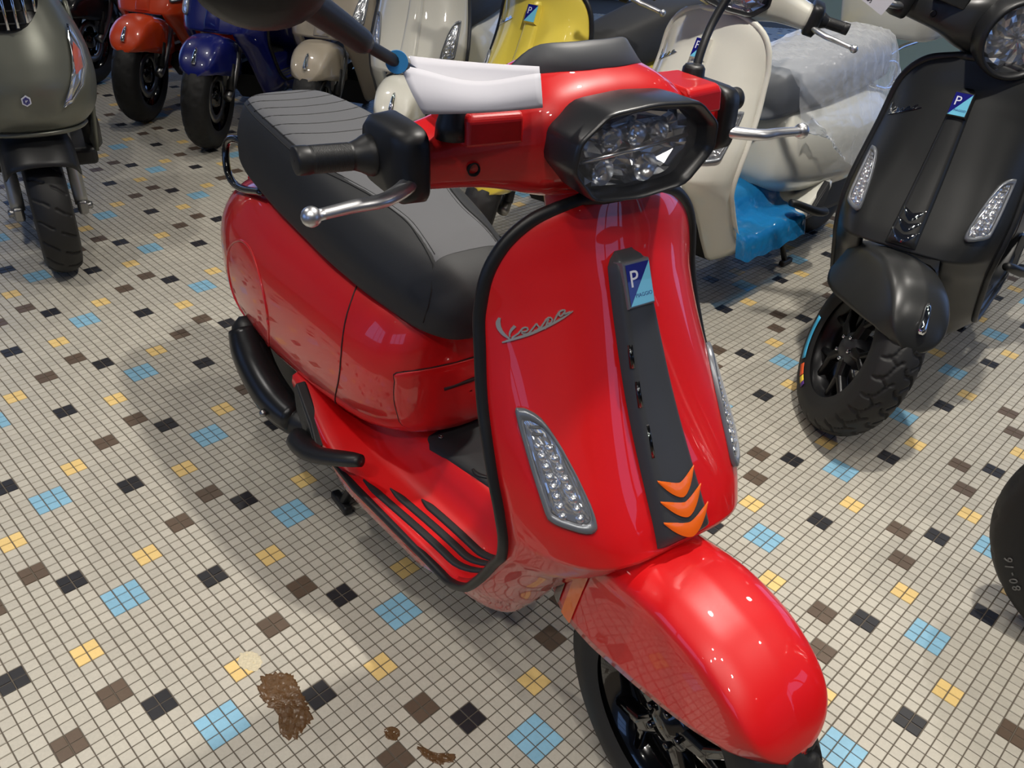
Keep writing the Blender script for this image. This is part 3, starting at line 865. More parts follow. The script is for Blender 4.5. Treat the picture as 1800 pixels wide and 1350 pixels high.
    for sgn in (-1, 1):
        gr = cr([(.07, .135*sgn, .640), (-.04, .142*sgn, .612), (-.115, .142*sgn, .608), (-.15, .138*sgn, .635), (-.155, .13*sgn, .68), (-.11, .122*sgn, .70), (-.02, .118*sgn, .70)], 36 if hi else 12)
        mk('grab_rail', tube(gr, .0085, 10), M_GBLK if hi else M_CHR, root)
    mk('tail_lamp', loft([[(-.30 - .03*k + .0, y*(1 - .4*k), z) for y, z in ((-.04, .56), (.04, .56), (.045, .53), (.035, .50), (-.035, .50), (-.045, .53))] for k in (0, 1)]), mat('red_lamp_plastic', (160, 10, 12), .2, coat=1), root)
    # underbody, engine, exhaust, stand, rear wheel
    mk('engine', box((.10, -.005, .24), (.46, .27, .18)), M_BLKM, root, smooth=False, bevel=.03)
    mk('frame_tunnel', loft([[(x, y, z) for y, z in ((-.09, zt), (.09, zt), (.11, zt-.06), (.07, .13), (-.07, .13), (-.11, zt-.06))] for x, zt in ((.3, .24), (.6, .24), (.86, .24))]), M_BLKM, root, smooth=False)
    wheel(root, (-.05, 0, .23), None, dict(rim=rimm, hub=M_BLKM), hi=False, name='rear_wheel')
    mp_ = cr([(.33, -.165, .20), (.27, -.19, .205), (.20, -.203, .225), (.125, -.207, .262), (.07, -.203, .31), (.045, -.198, .35)], 24)
    mr_ = np.interp(np.linspace(0, 1, 24), [0, .1, .35, .7, .92, 1], [.016, .030, .040, .040, .030, .012])
    mf = mk('muffler', tube(mp_, mr_, 18, r2=mr_*1.15), M_BLK, root)
    if hi:
        sh = [p + np.array([0, -.008, .012]) for p in mp_[3:20]]
        mk('heat_shield', tube(sh, mr_[3:20]*.97, 18, r2=mr_[3:20]*1.02), mat('satin_black_metal', (48, 49, 51), .3, metal=.6), mf)
        mk('bolt', sphere((.25, -.245, .222), .009, 8), M_STEEL, mf)
    if stand:
        s_ = mk('centre_stand', tube([(.44, -.10, .17), (.42, -.115, .1), (.385, -.128, .02)], .011, 8), M_BLK, root)
        mk('stand_leg', tube([(.44, .10, .17), (.42, .115, .1), (.385, .128, .02)], .011, 8), M_BLK, s_)
        for sgn in (-1, 1):
            mk('stand_foot', box((.375, .13*sgn, .0125), (.075, .022, .022)), M_BLK, s_, smooth=False, bevel=.006)
    for sgn in (-1, 1):
        pg = [(.335, .208, .325), (.36, .212, .35), (.43, .215, .295), (.47, .222, .262), (.405, .218, .245), (.345, .21, .275)]
        pl = mk('peg_plate', prism([(x, sgn*(y-.026), z) for x, y, z in pg], (0, sgn*.022, 0)), M_BLKM, root, smooth=False, bevel=.004)
        pp = cr([(.405, .228, .262), (.45, .240, .268), (.52, .238, .288), (.60, .212, .320), (.625, .20, .328)], 14)
        mk('passenger_peg', tube([(x, sgn*y, z) for x, y, z in pp], np.interp(np.linspace(0, 1, 14), [0, .15, .7, 1], [.016, .026, .022, .012]), 12, r2=np.interp(np.linspace(0, 1, 14), [0, .15, 1], [.012, .018, .012])), M_BLK, pl)
    # centre strip with badge
    z1, z0 = .862, .503
    rows = np.linspace(z1, z0, 44 if hi else 16)
    cols_ = np.linspace(-1, 1, 15)
    P = []
    for z in rows:
        t = (z1 - z) / (z1 - z0); hwid = .0265 + .021 * t ** .8
        if strip != 'sport': hwid *= .8
        e = min(1, t / .03, (1 - t) / .02 + .35); hwid *= (.55 + .45 * min(1, max(t, 0) / .035)) if t < .035 else 1
        row = []
        for q in cols_:
            a = abs(q); hgt = (.0165 if strip == 'sport' else .012) * min(1, (1 - a) / .22) ** .6 * e + .0035 * (1 - a*a) * e
            row.append(hitx(LEG_B, q*hwid, z, max(.0004, hgt)))
        P.append(row)
    stp = mk('centre_strip', grid(np.array(P), flip=True), M_GREY if strip == 'sport' else paint_m, root)
    if fins or strip == 'sport':
        bm = fins or M_ORANGE; fo = .0222 if strip == 'sport' else .0165
        for k, zc in enumerate((.565, .541, .517)):
            rr = []
            W_ = (.034 + .004*k) * (1 if strip == 'sport' else .8)
            for q in np.linspace(-1, 1, 25):
                zz = zc + .020 * abs(q) ** 1.5; hh = .0082 * (1 - abs(q) ** 2.2) + .0008
                rr.append([hitx(LEG_B, q*W_, zz + hh*v, fo - .0035*abs(q)**2 + .001*(1-abs(v))) for v in (-1, -.6, 0, .6, 1)])
            mk('strip_fin', grid(np.array(rr)), bm, stp)
        for zz, ln in () if strip != 'sport' else ((.737, .014), (.690, .016), (.632, .020)):
            a, b = hitx(LEG_B, -.0255, zz + ln, .0160), hitx(LEG_B, -.0285, zz - ln, .0160)
            mk('strip_slot', tube([a, b], .0042, 6, r2=.003), M_GBLK, stp)
    pa, pb = hitx(LEG_B, 0, .846, .021), hitx(LEG_B, 0, .796, .021)
    ctr = (pa + pb) / 2; upv = pa - pb; hl = np.linalg.norm(upv) / 2; upv /= 2*hl
    BM = frame(ctr, (0, 1, 0), upv)
    def bp(x, y, z): return np.array(BM @ Vector((x, y, z)))
    bh, bw = hl * .98, .0200
    badge = mk('badge', loft([[bp(x*s_x*bw, y*s_x*bh, zz) for x, y in ((-1, -1), (1, -1), (1, 1), (-1, 1))] for s_x, zz in ((1.2, -.014), (1.12, .0), (1.06, .002))]), M_FRAME if strip == 'sport' else paint_m, root, smooth=False)
    mk('badge_field', ([bp(-bw, bh, .003), bp(-bw, -bh, .003), bp(bw, bh, .003)], [(0, 1, 2)]), M_DBLUE, badge, smooth=False)
    mk('badge_field', ([bp(-bw, -bh, .003), bp(bw, -bh, .003), bp(bw, bh, .003)], [(0, 1, 2)]), M_LBLUE, badge, smooth=False)
    LM = mat('badge_white', (225, 228, 240), .3)
    mk('lettering', text_mesh('P', bh*1.15, BM @ Matrix.Translation((-bw*.42, bh*.25, .0032)), .0002), LM, badge, smooth=False)
    if hi: mk('lettering', text_mesh('PIAGGIO', bh*.27, BM @ Matrix.Translation((bw*.22, -bh*.55, .0032)), .0001), M_DBLUE, badge, smooth=False)
    mk('script_emblem', SCRIPT, script_m, root, smooth=False)
    # ---- steered group
    fen = mk('front_fender', FEND if hi else FEND_LO, paint_m, root, M=SM, solid=.004, offset=-1)
    if ornament:
        A = [fender_point(s, 0) for s in np.linspace(6.0, 7.6, 8)]
        mk('fender_ornament', tube([np.array(a) + [.004, 0, .004] for a in A], [.004, .007, .008, .0085, .0095, .0105, .011, .008], 10, r2=[.005, .008, .009, .009, .009, .009, .009, .006]), M_CHR, fen, M=SM)
    if accent:
        for sa, sb, m in ((1.78, 2.22, M_ORANGE), (1.25, 1.55, mat('dark_decal', (52, 44, 40), .3, coat=1))):
            for sgn in (-1, 1):
                P = []
                for s in np.linspace(sa, sb, 8):
                    row = []
                    for t in np.linspace(.30, .995, 40):
                        p = np.array(fender_point(s, sgn*t)); row.append(p + [0, sgn*.0022, .0012 if t < .66 else .0])
                    P.append(row)
                mk('decal_stripe', grid(np.array(P), flip=(sgn > 0)), m, fen, M=SM)
    wheel(root, (WX, 0, WR), SM, cols or dict(rim=rimm, hub=rimm), hi=hi, groove=groove)
    fk = cr([(1.09, .075, .44), (1.16, .083, .34), (1.235, .085, .27), (1.285, .082, .235)], 12)
    f_ = mk('fork_arm', tube(fk, [.022, .022, .021, .02, .02, .02, .02, .02, .02, .021, .022, .02], 10), M_BLKM if hi else M_STEEL, root, M=SM)
    mk('caliper', box((1.225, .070, .315), (.06, .03, .07)), M_STEEL, f_, smooth=False, M=SM, bevel=.006)
    mk('shock_absorber', tube([(1.205, .082, .37), (1.265, .09, .27)], .017, 10), M_BLK, f_, M=SM)
    neck = mk('steering_neck', loft([[(x + .05*math.cos(a)*k, .048*math.sin(a)*k, z) for a in np.linspace(0, 2*PI, 20, endpoint=False)] for x, z, k in ((.94, .80, 1), (.925, .87, 1), (.92, .94, 1.15))]), paint_m, root, M=SM)
    hd = mk('handlebar_cover', HEAD if hi else HEAD_LO, paint_m, root, M=SM)
    if head == 'hex':
        def hx(o, s, x): 
            c0 = np.array([0, .995]); return [(x + .08*(z-.995), c0[0] + (y - c0[0])*s, c0[1] + (z - c0[1])*s) for y, z in o]
        rings = [hx(HEX, .97, .970), hx(HEX, .99, .995), hx(HEX, 1.0, 1.036), hx(HEX, .985, 1.042), hx(HEX, .95, 1.042), hx(LENS, 1.05, 1.028), hx(LENS, 1.0, 1.018)]
        V, F = grid(np.array(rings), cc=True)
        bz = mk('headlight', (V, F), mat('satin_black', (34, 35, 38), .32, spec=.6) if hi else M_BLK, root, M=SM)
        fp = facet_patch(LENS, lambda y, z, j: (1.005 + j*.009, y, z), ks=(1, .88, .75, .62, .48, .34, .2, .05), depth=1, seed=5)
        rf = mk('reflector', fp, M_REFL, bz, smooth=False, M=SM)
        if hi:
            mk('reflector_bar', tube([(1.016, -.08, .987), (1.018, 0, .993), (1.016, .08, 1.0)], .0028, 8), M_REFL, bz, M=SM)
            for (yy, zz, rr) in ((-.035, 1.008, .014), (.0, 1.010, .014), (.035, 1.008, .014), (-.045, .970, .016), (.02, .968, .018)):
                mk('bulb_cell', lathe([(rr, .006), (rr*.9, -.002), (rr*.5, -.008), (.001, -.009)], 16, 'x', (1.010, yy, zz)), M_REFL, bz, M=SM)
        cov = radial(LENS, (1, .8, .6, .4, .2, .01), lambda y, z, k: (1.018 + .08*(z-.995) + .010*(1 - k*k), y, z))
        mk('lens_cover', grid(cov, cc=True), M_CLEAR, bz, M=SM)
    else:
        hl_ = mk('headlight', lathe([(.082, .94), (.090, .99), (.092, 1.035), (.088, 1.046), (.080, 1.046), (.077, 1.034), (.077, 1.025)], 40, 'x', (0, 0, .995)), M_BLK, root, M=SM)
        th = np.linspace(0, 2*PI, 28, endpoint=False); ol = [(.077*math.cos(a), .995 + .077*math.sin(a)) for a in th]
        mk('reflector', facet_patch(ol, lambda y, z, j: (1.015 + j*.007, y, z), depth=1), M_REFL, hl_, smooth=False, M=SM)
        mk('lens_cover', grid(radial(ol, (1, .8, .6, .4, .2, .01), lambda y, z, k: (1.026 + .014*(1 - k*k), y, z)), cc=True), M_CLEAR, hl_, M=SM)
    if fly:
        P = []
        for k, (hh, dx) in enumerate(((0, 0), (.003, .002), (.023, -.020), (.028, -.025), (.028, -.030), (.0, -.012))):
            row = []
            for q in np.linspace(-1, 1, 33):
                a = abs(q); y = .108*q
                x = .938 - .055*a**2.6
                h_ = hh * (1 - max(0, (a - .62) / .38) ** 1.6 * .88)
                b = hitd(HEAD_B, (x, y, 1.5), (0, 0, -1))
                row.append((x + dx * (1 - a**4 * .5), y*(1 - .10*hh/.036*(1 if a > .6 else .6)), b[2] - .002 + h_))
            P.append(row)
        mk('flyscreen', grid(np.array(P)), fly, root, M=SM, smooth=True)
    for sgn in (-1, 1):
        Mf = SM
        V = [(.0, 0, 0)]
        hs = loft([[(xm + (f-r)/2*np.sign(math.cos(a))*abs(math.cos(a))**.4, sgn*y, (t+b)/2 + (t-b)/2*np.sign(math.sin(a))*abs(math.sin(a))**.4) for a in np.linspace(0, 2*PI, 32, endpoint=False)]
                   for y, f, r, t, b in ((.228, .928, .822, 1.016, .930), (.232, .932, .82, 1.019, .928), (.258, .928, .818, 1.016, .928), (.266, .90, .822, 1.006, .936)) for xm in ((f+r)/2,)], flip=(sgn > 0))
        sw = mk('switch_housing', hs, M_BLK, root, M=SM)
        ribs = []
        for k in range(26):
            y = .292 + k*.0017; ribs += [(.0162, y), (.0168, y + .0004), (.0168, y + .0010), (.0162, y + .0014)]
        prof = [(.001, .264), (.0245, .264), (.0255, .268), (.0235, .274), (.0195, .281), (.0170, .288)] + ribs + [(.0168, .337), (.0162, .338), (.0172, .340), (.0174, .352), (.0168, .355), (.0155, .3555), (.001, .3555)]
        V, F = lathe(prof, 32 if hi else 16, 'y'); V = V.copy(); V[:, 1] *= sgn
        V = V + np.array([.846, 0, .970]); V[:, 0] -= (np.abs(V[:, 1]) - .27) * .18
        gp = mk('grip', (V, F if sgn > 0 else [q[::-1] for q in F]), M_GRIP, root, M=SM)
        lv = cr([(.905, .238, .958), (.928, .262, .955), (.946, .295, .953), (.944, .33, .951), (.946, .372, .949)], 26)
        lr = np.interp(np.linspace(0, 1, 26), [0, .2, .5, .95, 1], [.0105, .0115, .0105, .0085, .0085])
        lm_ = mk('brake_lever', tube(lv * [1, sgn, 1], lr, 10, r2=lr*.75), M_ALU, root, M=SM)
        mk('lever_ball', sphere((.946, sgn*.380, .9485),   .0115, 10), M_ALU, lm_, M=SM)
        if hi:
            mk('mirror_mount', loft([[(x, sgn*y, z) for x, y, z in ((.965-k, .125, zz), (.955-k, .195-k, zz), (.86+k, .195-k, zz), (.86+k, .125, zz))] for k, zz in ((0, 1.0), (.002, 1.030), (.008, 1.036))], flip=(sgn > 0)), paint_m, hd, M=SM, smooth=False, bevel=.004)
            hp = hitx(HEAD_B, sgn*.175, .968, .003)
            mk('screw_hole', lathe([(.0085, .001), (.0075, .004), (.0068, .001), (.006, -.006), (.0001, -.006)], 16, 'x', hp), M_THREAD, hd, M=SM)
    if inner is not None: pass
    return root, SM

# ------------------------------------------------------------------ the red scooter in front
FRAME_SET[0] = .05
hero, HSM = scooter('glossy red scooter with black seat and orange fins in the foreground', (-.488, 1.802, -.9184), M_RED, steer=-.06, hi=True, strip='sport',
                    script_m=M_SCRIPT, fly=mat('grey_flyscreen_plastic', (74, 76, 80), .5, bump=.05, nscale=900), ornament=False, accent=True)
FRAME_SET[0] = 0.0
def mirror(root, SM, boot, path, head_c, head_n, sticker=False):
    b = mk('mirror', tube(path, np.interp(np.linspace(0, 1, len(path)), [0, .42, .43, .8, .82, 1], [.0062, .0062, .0062, .0062, .0062, .0062]), 12), M_BLK, root, M=SM)
    P = np.asarray(path)
    k0 = int(len(P)*.60)
    mk('stem_sleeve', tube(P[k0:], np.interp(np.linspace(0, 1, len(P)-k0), [0, .04, .9, 1], [.0095, .0115, .0135, .0135]), 14), M_BLK, b, M=SM)
    mk('rubber_boot', lathe([(.001, .038), (.0125, .038), (.0155, .034), (.0165, .016), (.0205, .004), (.022, -.012), (.001, -.012)], 24, 'z', boot), M_BLK, b, M=SM)
    n = Vector(head_n).normalized(); ex = n.cross(Vector((0, 0, 1))).normalized(); ey = n.cross(ex)
    rings = []
    for r, h in ((.0, .0), (.034, .0), (.044, .002), (.046, .008), (.044, .018), (.035, .028), (.020, .034), (.002, .036)):
        rings.append([np.array(head_c) + np.array(ex)*r*1.22*math.cos(a) + np.array(ey)*r*math.sin(a) + np.array(n)*h for a in np.linspace(0, 2*PI, 32, endpoint=False)])
    mk('mirror_shell', grid(np.array(rings), cc=True), M_BLK, b, M=SM)
    mk('mirror_glass', (np.array([np.array(head_c) - np.array(n)*.001 + np.array(ex)*  .040*math.cos(a)*1.22 + np.array(ey)*.040*math.sin(a) for a in np.linspace(0, 2*PI, 32, endpoint=False)]), [tuple(range(32))]), M_CHR, b, smooth=False, M=SM)
    if sticker:
        i = int(len(P)*.40); c = P[i]; t = P[i+1] - P[i-1]; t = t/np.linalg.norm(t)
        mk('round_sticker', tube([c - t*.0005, c + t*.0005], .0001, 6), M_BTAG, b)
    return b
pR = cr([(.915, -.200, 1.03), (.93, -.235, 1.062), (.955, -.285, 1.093), (.98, -.335, 1.12), (1.0, -.375, 1.145), (1.025, -.42, 1.172)], 40)
mR = mirror(hero, None, (.915, -.198, 1.012), pR, (1.03, -.452, 1.195), (.80, -.30, -.25))
c_ = pR[17]; toward = np.array([1.728, -.706, 1.286]) - c_; toward = toward/np.linalg.norm(toward)
FM = frame(c_ + toward*.0075, np.cross([0, 0, 1], toward), (0, 0, 1))
mk('round_sticker', (np.array([FM @ Vector((.0112*math.cos(a), .0112*math.sin(a), zz)) for zz in (0, -.0015) for a in np.linspace(0, 2*PI, 28, endpoint=False)]), [tuple(range(28))] + [(i, 28+i, 28+(i+1) % 28, (i+1) % 28) for i in range(28)]), M_BTAG, mR, smooth=False)
pL = cr([(.895, .205, 1.03), (.882, .225, 1.065), (.868, .255, 1.10), (.868, .285, 1.14), (.88, .32, 1.18), (.90, .36, 1.21)], 40)
mirror(hero, None, (.897, .200, 1.012), pL, (.91, .41, 1.225), (.90, .25, -.1))

# folded sheet resting over the mirror stem
def paper():
    A, B = np.array([.955, -.288, 1.090]), np.array([1.0, -.145, 1.082])        # top front edge
    Cc, D = np.array([.985, -.278, 1.052]), np.array([1.018, -.152, 1.055])     # bottom fold
    E_, G = np.array([.905, -.250, 1.090]), np.array([.975, -.128, 1.086])      # back sheet top
    P = []
    for t in np.linspace(0, 1, 20):
        sag = .006 * math.sin(PI*t) 
        a = A + (B-A)*t + np.array([0, 0, -sag*.6 + .004*math.cos(t*6)]); c = Cc + (D-Cc)*t + np.array([0, 0, -sag*.3]); e = E_ + (G-E_)*t + np.array([0, 0, -sag*.2])
        row = [a + (c-a)*k + np.array([.006, -.004, 0])*math.sin(PI*k) for k in np.linspace(0, 1, 8)]
        row += [c + (e-c)*k + np.array([-.004, .003, -.004])*math.sin(PI*k) for k in np.linspace(.12, 1, 8)]
        P.append(row)
    M = hero.matrix_basis
    V, F = grid(np.array(P))
    o = mk('paper_sheet', (V, F), M_PAPER, None, smooth=True, solid=.0006)
    o.matrix_basis = M
    tag(o, 'folded white paper sheet hanging on the red scooter mirror stem', 'paper')
hero_M = Matrix.Translation((-.488, 1.802, 0)) @ Matrix.Rotation(-.9184, 4, 'Z')
paper()

# ------------------------------------------------------------------ the other scooters
M_MBLK = mat('matte_black_paint', (38, 39, 39), .36, nscale=500, spec=.5)
M_YEL = paint('yellow_lacquer', (232, 210, 78), .4)
M_WHT = paint('ivory_lacquer', (226, 224, 212), .4)
M_BGE = paint('taupe_lacquer', (184, 172, 152), .4)
M_ORG = paint('orange_lacquer', (224, 70, 18), .4)
M_BLU = paint('deep_blue_lacquer', (8, 22, 112), .35)
M_NAV = paint('black_lacquer', (10, 12, 16), .3)

M_GSEAT = mat('grey_vinyl', (128, 132, 138), .5)
M_CREAM = mat('cream_trim', (210, 204, 190), .4)
BLK_POSE = (1.649, 2.974, -2.194)
blk, BSM = scooter('matte black scooter with chrome fins at the right edge', BLK_POSE, M_MBLK, steer=.66, strip='plain', fins=M_CHR, head='round', hi=True,
        trim=M_BLK, ornament=True, cols=dict(rim=mat('satin_black_rim', (26, 26, 28), .3, metal=.4), hub=M_GREY, bolt=M_CHR), rimm=M_GBLK, seams=False)
# coloured marks on the near face of its front tyre
def tyre_mark(root, M, a0, a1, r0, r1, col, nm, y):
    P = [[(WX + r*math.cos(a), y, WR + r*math.sin(a)) for r in np.linspace(r0, r1, 3)] for a in np.linspace(a0, a1, 10)]
    o = mk('tyre_mark', grid(np.array(P)), mat(nm, col, .5), root, M=M, solid=.0012, offset=0)
    return o
for a0_, a1_, c_m, nm_ in ((2.85, 3.60, (70, 178, 226), 'mark_blue'), (3.70, 3.92, (232, 92, 40), 'mark_orange'), (3.94, 4.06, (246, 214, 70), 'mark_yellow'), (4.07, 4.15, (86, 44, 130), 'mark_violet')):
    tyre_mark(blk, BSM, a0_ + .42, a1_ + .42, .160, .177, c_m, nm_, -.0608)
scooter('yellow scooter behind the red handlebar', (.563, 3.817, -2.174), M_YEL, steer=.62, trim=M_BLK, group='parked scooters behind')
WHT_POSE = (1.168, 3.363, -2.303)
wht, WSM = scooter('ivory scooter partly wrapped in clear plastic with a blue film on its floor', WHT_POSE, M_WHT, steer=.55, trim=M_WHT, seat_m=M_GSEAT, group='parked scooters behind', wrap_grip=True)
scooter('ivory scooter left of the yellow one with chrome fender crest', (-.278, 4.618, -1.777), M_WHT, trim=M_GREY, steer=.15, group='parked scooters behind')
scooter('taupe beige scooter behind the red scooter seat', (-.76, 5.167, -1.765), M_BGE, trim=M_BLK, steer=.15, group='parked scooters behind')
scooter('deep blue scooter between the orange and the taupe one', (-1.258, 5.113, -1.75), M_BLU, trim=M_BLK, steer=.2, group='parked scooters behind')
scooter('orange scooter at the back left beside the blue one', (-1.703, 5.435, -1.75), M_ORG, trim=M_CREAM, steer=.2, groove='bar', group='parked scooters behind')
scooter('glossy black scooter behind the grey green one', (-2.33, 6.05, -1.70), M_NAV, trim=M_CHR, group='parked scooters behind')
# only its front wheel reaches into the picture
hw_ = (-.72, .69); ya = math.atan2(hw_[1], hw_[0])
edge_s, _ = scooter('black scooter whose front wheel enters at the right edge', (1.186 - 1.44*math.cos(ya), 1.158 - 1.44*math.sin(ya), ya), M_NAV, trim=M_BLK, groove='bar', scale=1.12, group='parked scooters behind')

for k_, ch in enumerate('80-16'):
    a_ = -.75 + .075*k_
    mk('lettering', text_mesh(ch, .020, frame((WX + .184*math.cos(a_), .0596, WR + .184*math.sin(a_)), (-math.sin(a_), 0, math.cos(a_)), (math.cos(a_), 0, math.sin(a_))), .0008), mat('worn_grey_rubber', (110, 110, 108), .6), edge_s, smooth=False)

def on(pose, *p):
    return Matrix.Translation((pose[0], pose[1], 0)) @ Matrix.Rotation(pose[2], 4, 'Z')

# clear plastic bag pulled over the ivory scooter's seat and tail
def wrap_mesh():
    rr = random.Random(3); rings = []
    xs = np.linspace(-.19, .62, 34)
    for i, x in enumerate(xs):
        xx = min(max(x, -.30), .60)
        s_ = np.array(SEAT_ST); ws = float(pchip(s_[:, 0], s_[:, 1], min(max(x, -.17), .72))); zt = float(pchip(s_[:, 0], s_[:, 3], min(max(x, -.17), .72)))
        wb = float(pchip(BODY_X, BODY_W, xx))
        low = .40 if x < .30 else .40 + (x - .30) / .30 * .20
        k = 1.0 if x > -.3 else .8
        ctl = [(0, zt + .012), (ws*.6, zt + .010), (ws*1.05, zt - .03), (max(ws, wb*.8)*1.1, .66), (wb*1.10 + .012, .55), (wb*1.12 + .015, max(low, .46)), (wb*1.12 + .02, low)]
        H = cr([(a*k, b) for a, b in ctl], 16)
        row = [(x, -a, b) for a, b in H[::-1]] + [(x, a, b) for a, b in H[1:]]
        rings.append([(p[0], p[1] * (1 + .02*math.sin(i*2.1 + j*.7)), p[2] + .006*math.sin(i*1.3 + j*1.9)) for j, p in enumerate(row)])
    return grid(np.array(rings))
M_WRAP = clear('milky_plastic_bag', (.93, .95, .98), fac=.16, rough=.15, bump=.6, bscale=26)
o = mk('plastic_bag', wrap_mesh(), M_WRAP, None); o.matrix_basis = on(WHT_POSE)
tag(o, 'clear crinkled plastic bag over the ivory scooter seat', 'plastic wrap')
# blue film lying on its floorboard
def film():
    P = []
    for i, x in enumerate(np.linspace(.50, .985, 26)):
        row = []
        for j, y in enumerate(np.linspace(-.10, .255, 24)):
            z = floor_z(min(x, .99), min(abs(y), .2)) + .015 + .004*math.sin(x*60 + y*31) + .003*math.sin(x*23 - y*70)
            yy = y
            if y > .205: z -= (y - .205) * 1.5; yy = .212 + (y - .205)*.35
            row.append((x + .05*(y - .1), yy, z))
        P.append(row)
    return grid(np.array(P), flip=True)
o = mk('blue_film', film(), clear('blue_plastic_film', (.02, .26, .62), fac=.55, rough=.12, bump=.5, bscale=30), None); o.matrix_basis = on(WHT_POSE)
tag(o, 'crumpled blue plastic film on the ivory scooter floorboard', 'plastic film')
# top case carried behind its seat
def rbox(cx, cy, cz, sx, sy, sz, r=.05, n=10, taper=1.0):
    rings = []
    for k, zz in ((.90, -.5), (.97, -.45), (1, -.36), (1, .36), (.97, .45), (.88, .5)):
        pts = []
        for a in np.linspace(0, 2*PI, 40, endpoint=False):
            c, s = math.cos(a), math.sin(a)
            pts.append((cx + sx/2*k*np.sign(c)*abs(c)**.42*(taper if zz < 0 else 1), cy + sy/2*k*np.sign(s)*abs(s)**.42*(taper if zz < 0 else 1), cz + sz*zz))
        rings.append(pts)
    return loft(rings)
tc = empty('top_case', 'ivory plastic top case mounted behind the wrapped seat', 'luggage case', (WHT_POSE[0], WHT_POSE[1], 0), WHT_POSE[2])
mk('case_shell', rbox(-.37, 0, .85, .36, .42, .18, taper=.9), M_WHT, tc)
mk('case_lid', rbox(-.37, 0, .995, .37, .43, .12), M_WHT, tc)
mk('latch', box((-.185, 0, .945), (.012, .06, .05)), M_GREY, tc, smooth=False, bevel=.004)
mk('rack', tube(cr([(-.10, -.09, .70), (-.22, -.10, .735), (-.45, -.09, .750), (-.45, .09, .750), (-.22, .10, .735), (-.10, .09, .70)], 40), .009, 8), M_CHR, tc)
# small clear wind deflector on its handlebar
ws = []
for z in np.linspace(0, 1, 10):
    ws.append([(.985 - .10*abs(q)**2 - .05*z, .17*q*(1 + .15*z), 1.02 + .18*z*(1 - .25*abs(q)**3)) for q in np.linspace(-1, 1, 20)])
mk('wind_deflector', grid(np.array(ws)), clear('smoke_clear_plastic', (.85, .9, .95), fac=.06), wht, M=WSM, solid=.003)

# price card hanging from the black scooter's brake lever
cd = empty('price_card', 'white printed price card hanging on the black scooter handlebar', 'tag', (BLK_POSE[0], BLK_POSE[1], 0), BLK_POSE[2])
CARD = (BSM @ Vector((.955, -.335, .965)))
CF = frame(CARD, (-.25, 1, -.55), (-.25, .45, 1))
mk('card', (np.array([CF @ Vector(p) for p in ((-.045, -.03, 0), (.045, -.03, 0), (.045, .03, 0), (-.045, .03, 0), (-.045, -.03, -.001), (.045, -.03, -.001), (.045, .03, -.001), (-.045, .03, -.001))]), [(0, 1, 2, 3), (7, 6, 5, 4), (0, 4, 5, 1), (1, 5, 6, 2), (2, 6, 7, 3), (3, 7, 4, 0)]), M_PAPER, cd, smooth=False)
mk('lettering', text_mesh('SCA', .018, CF @ Matrix.Translation((.0, -.008, .0006)) @ Matrix.Rotation(PI/2, 4, 'Z'), .0001), M_BLK, cd, smooth=False)
for k in range(3):
    mk('printed_line', (np.array([CF @ Vector((x, -.02 + k*.0 + y, .0006)) for x, y in ((-.03 + .012*k, 0), (-.029 + .012*k, 0), (-.029 + .012*k, .04), (-.03 + .012*k, .04))]), [(0, 1, 2, 3)]), M_GREY, cd, smooth=False)
mk('string', tube([np.array(BSM @ Vector((.945, -.335, .955))), np.array(CF @ Vector((-.04, 0, .001)))], .0012, 6), M_BLK, cd)

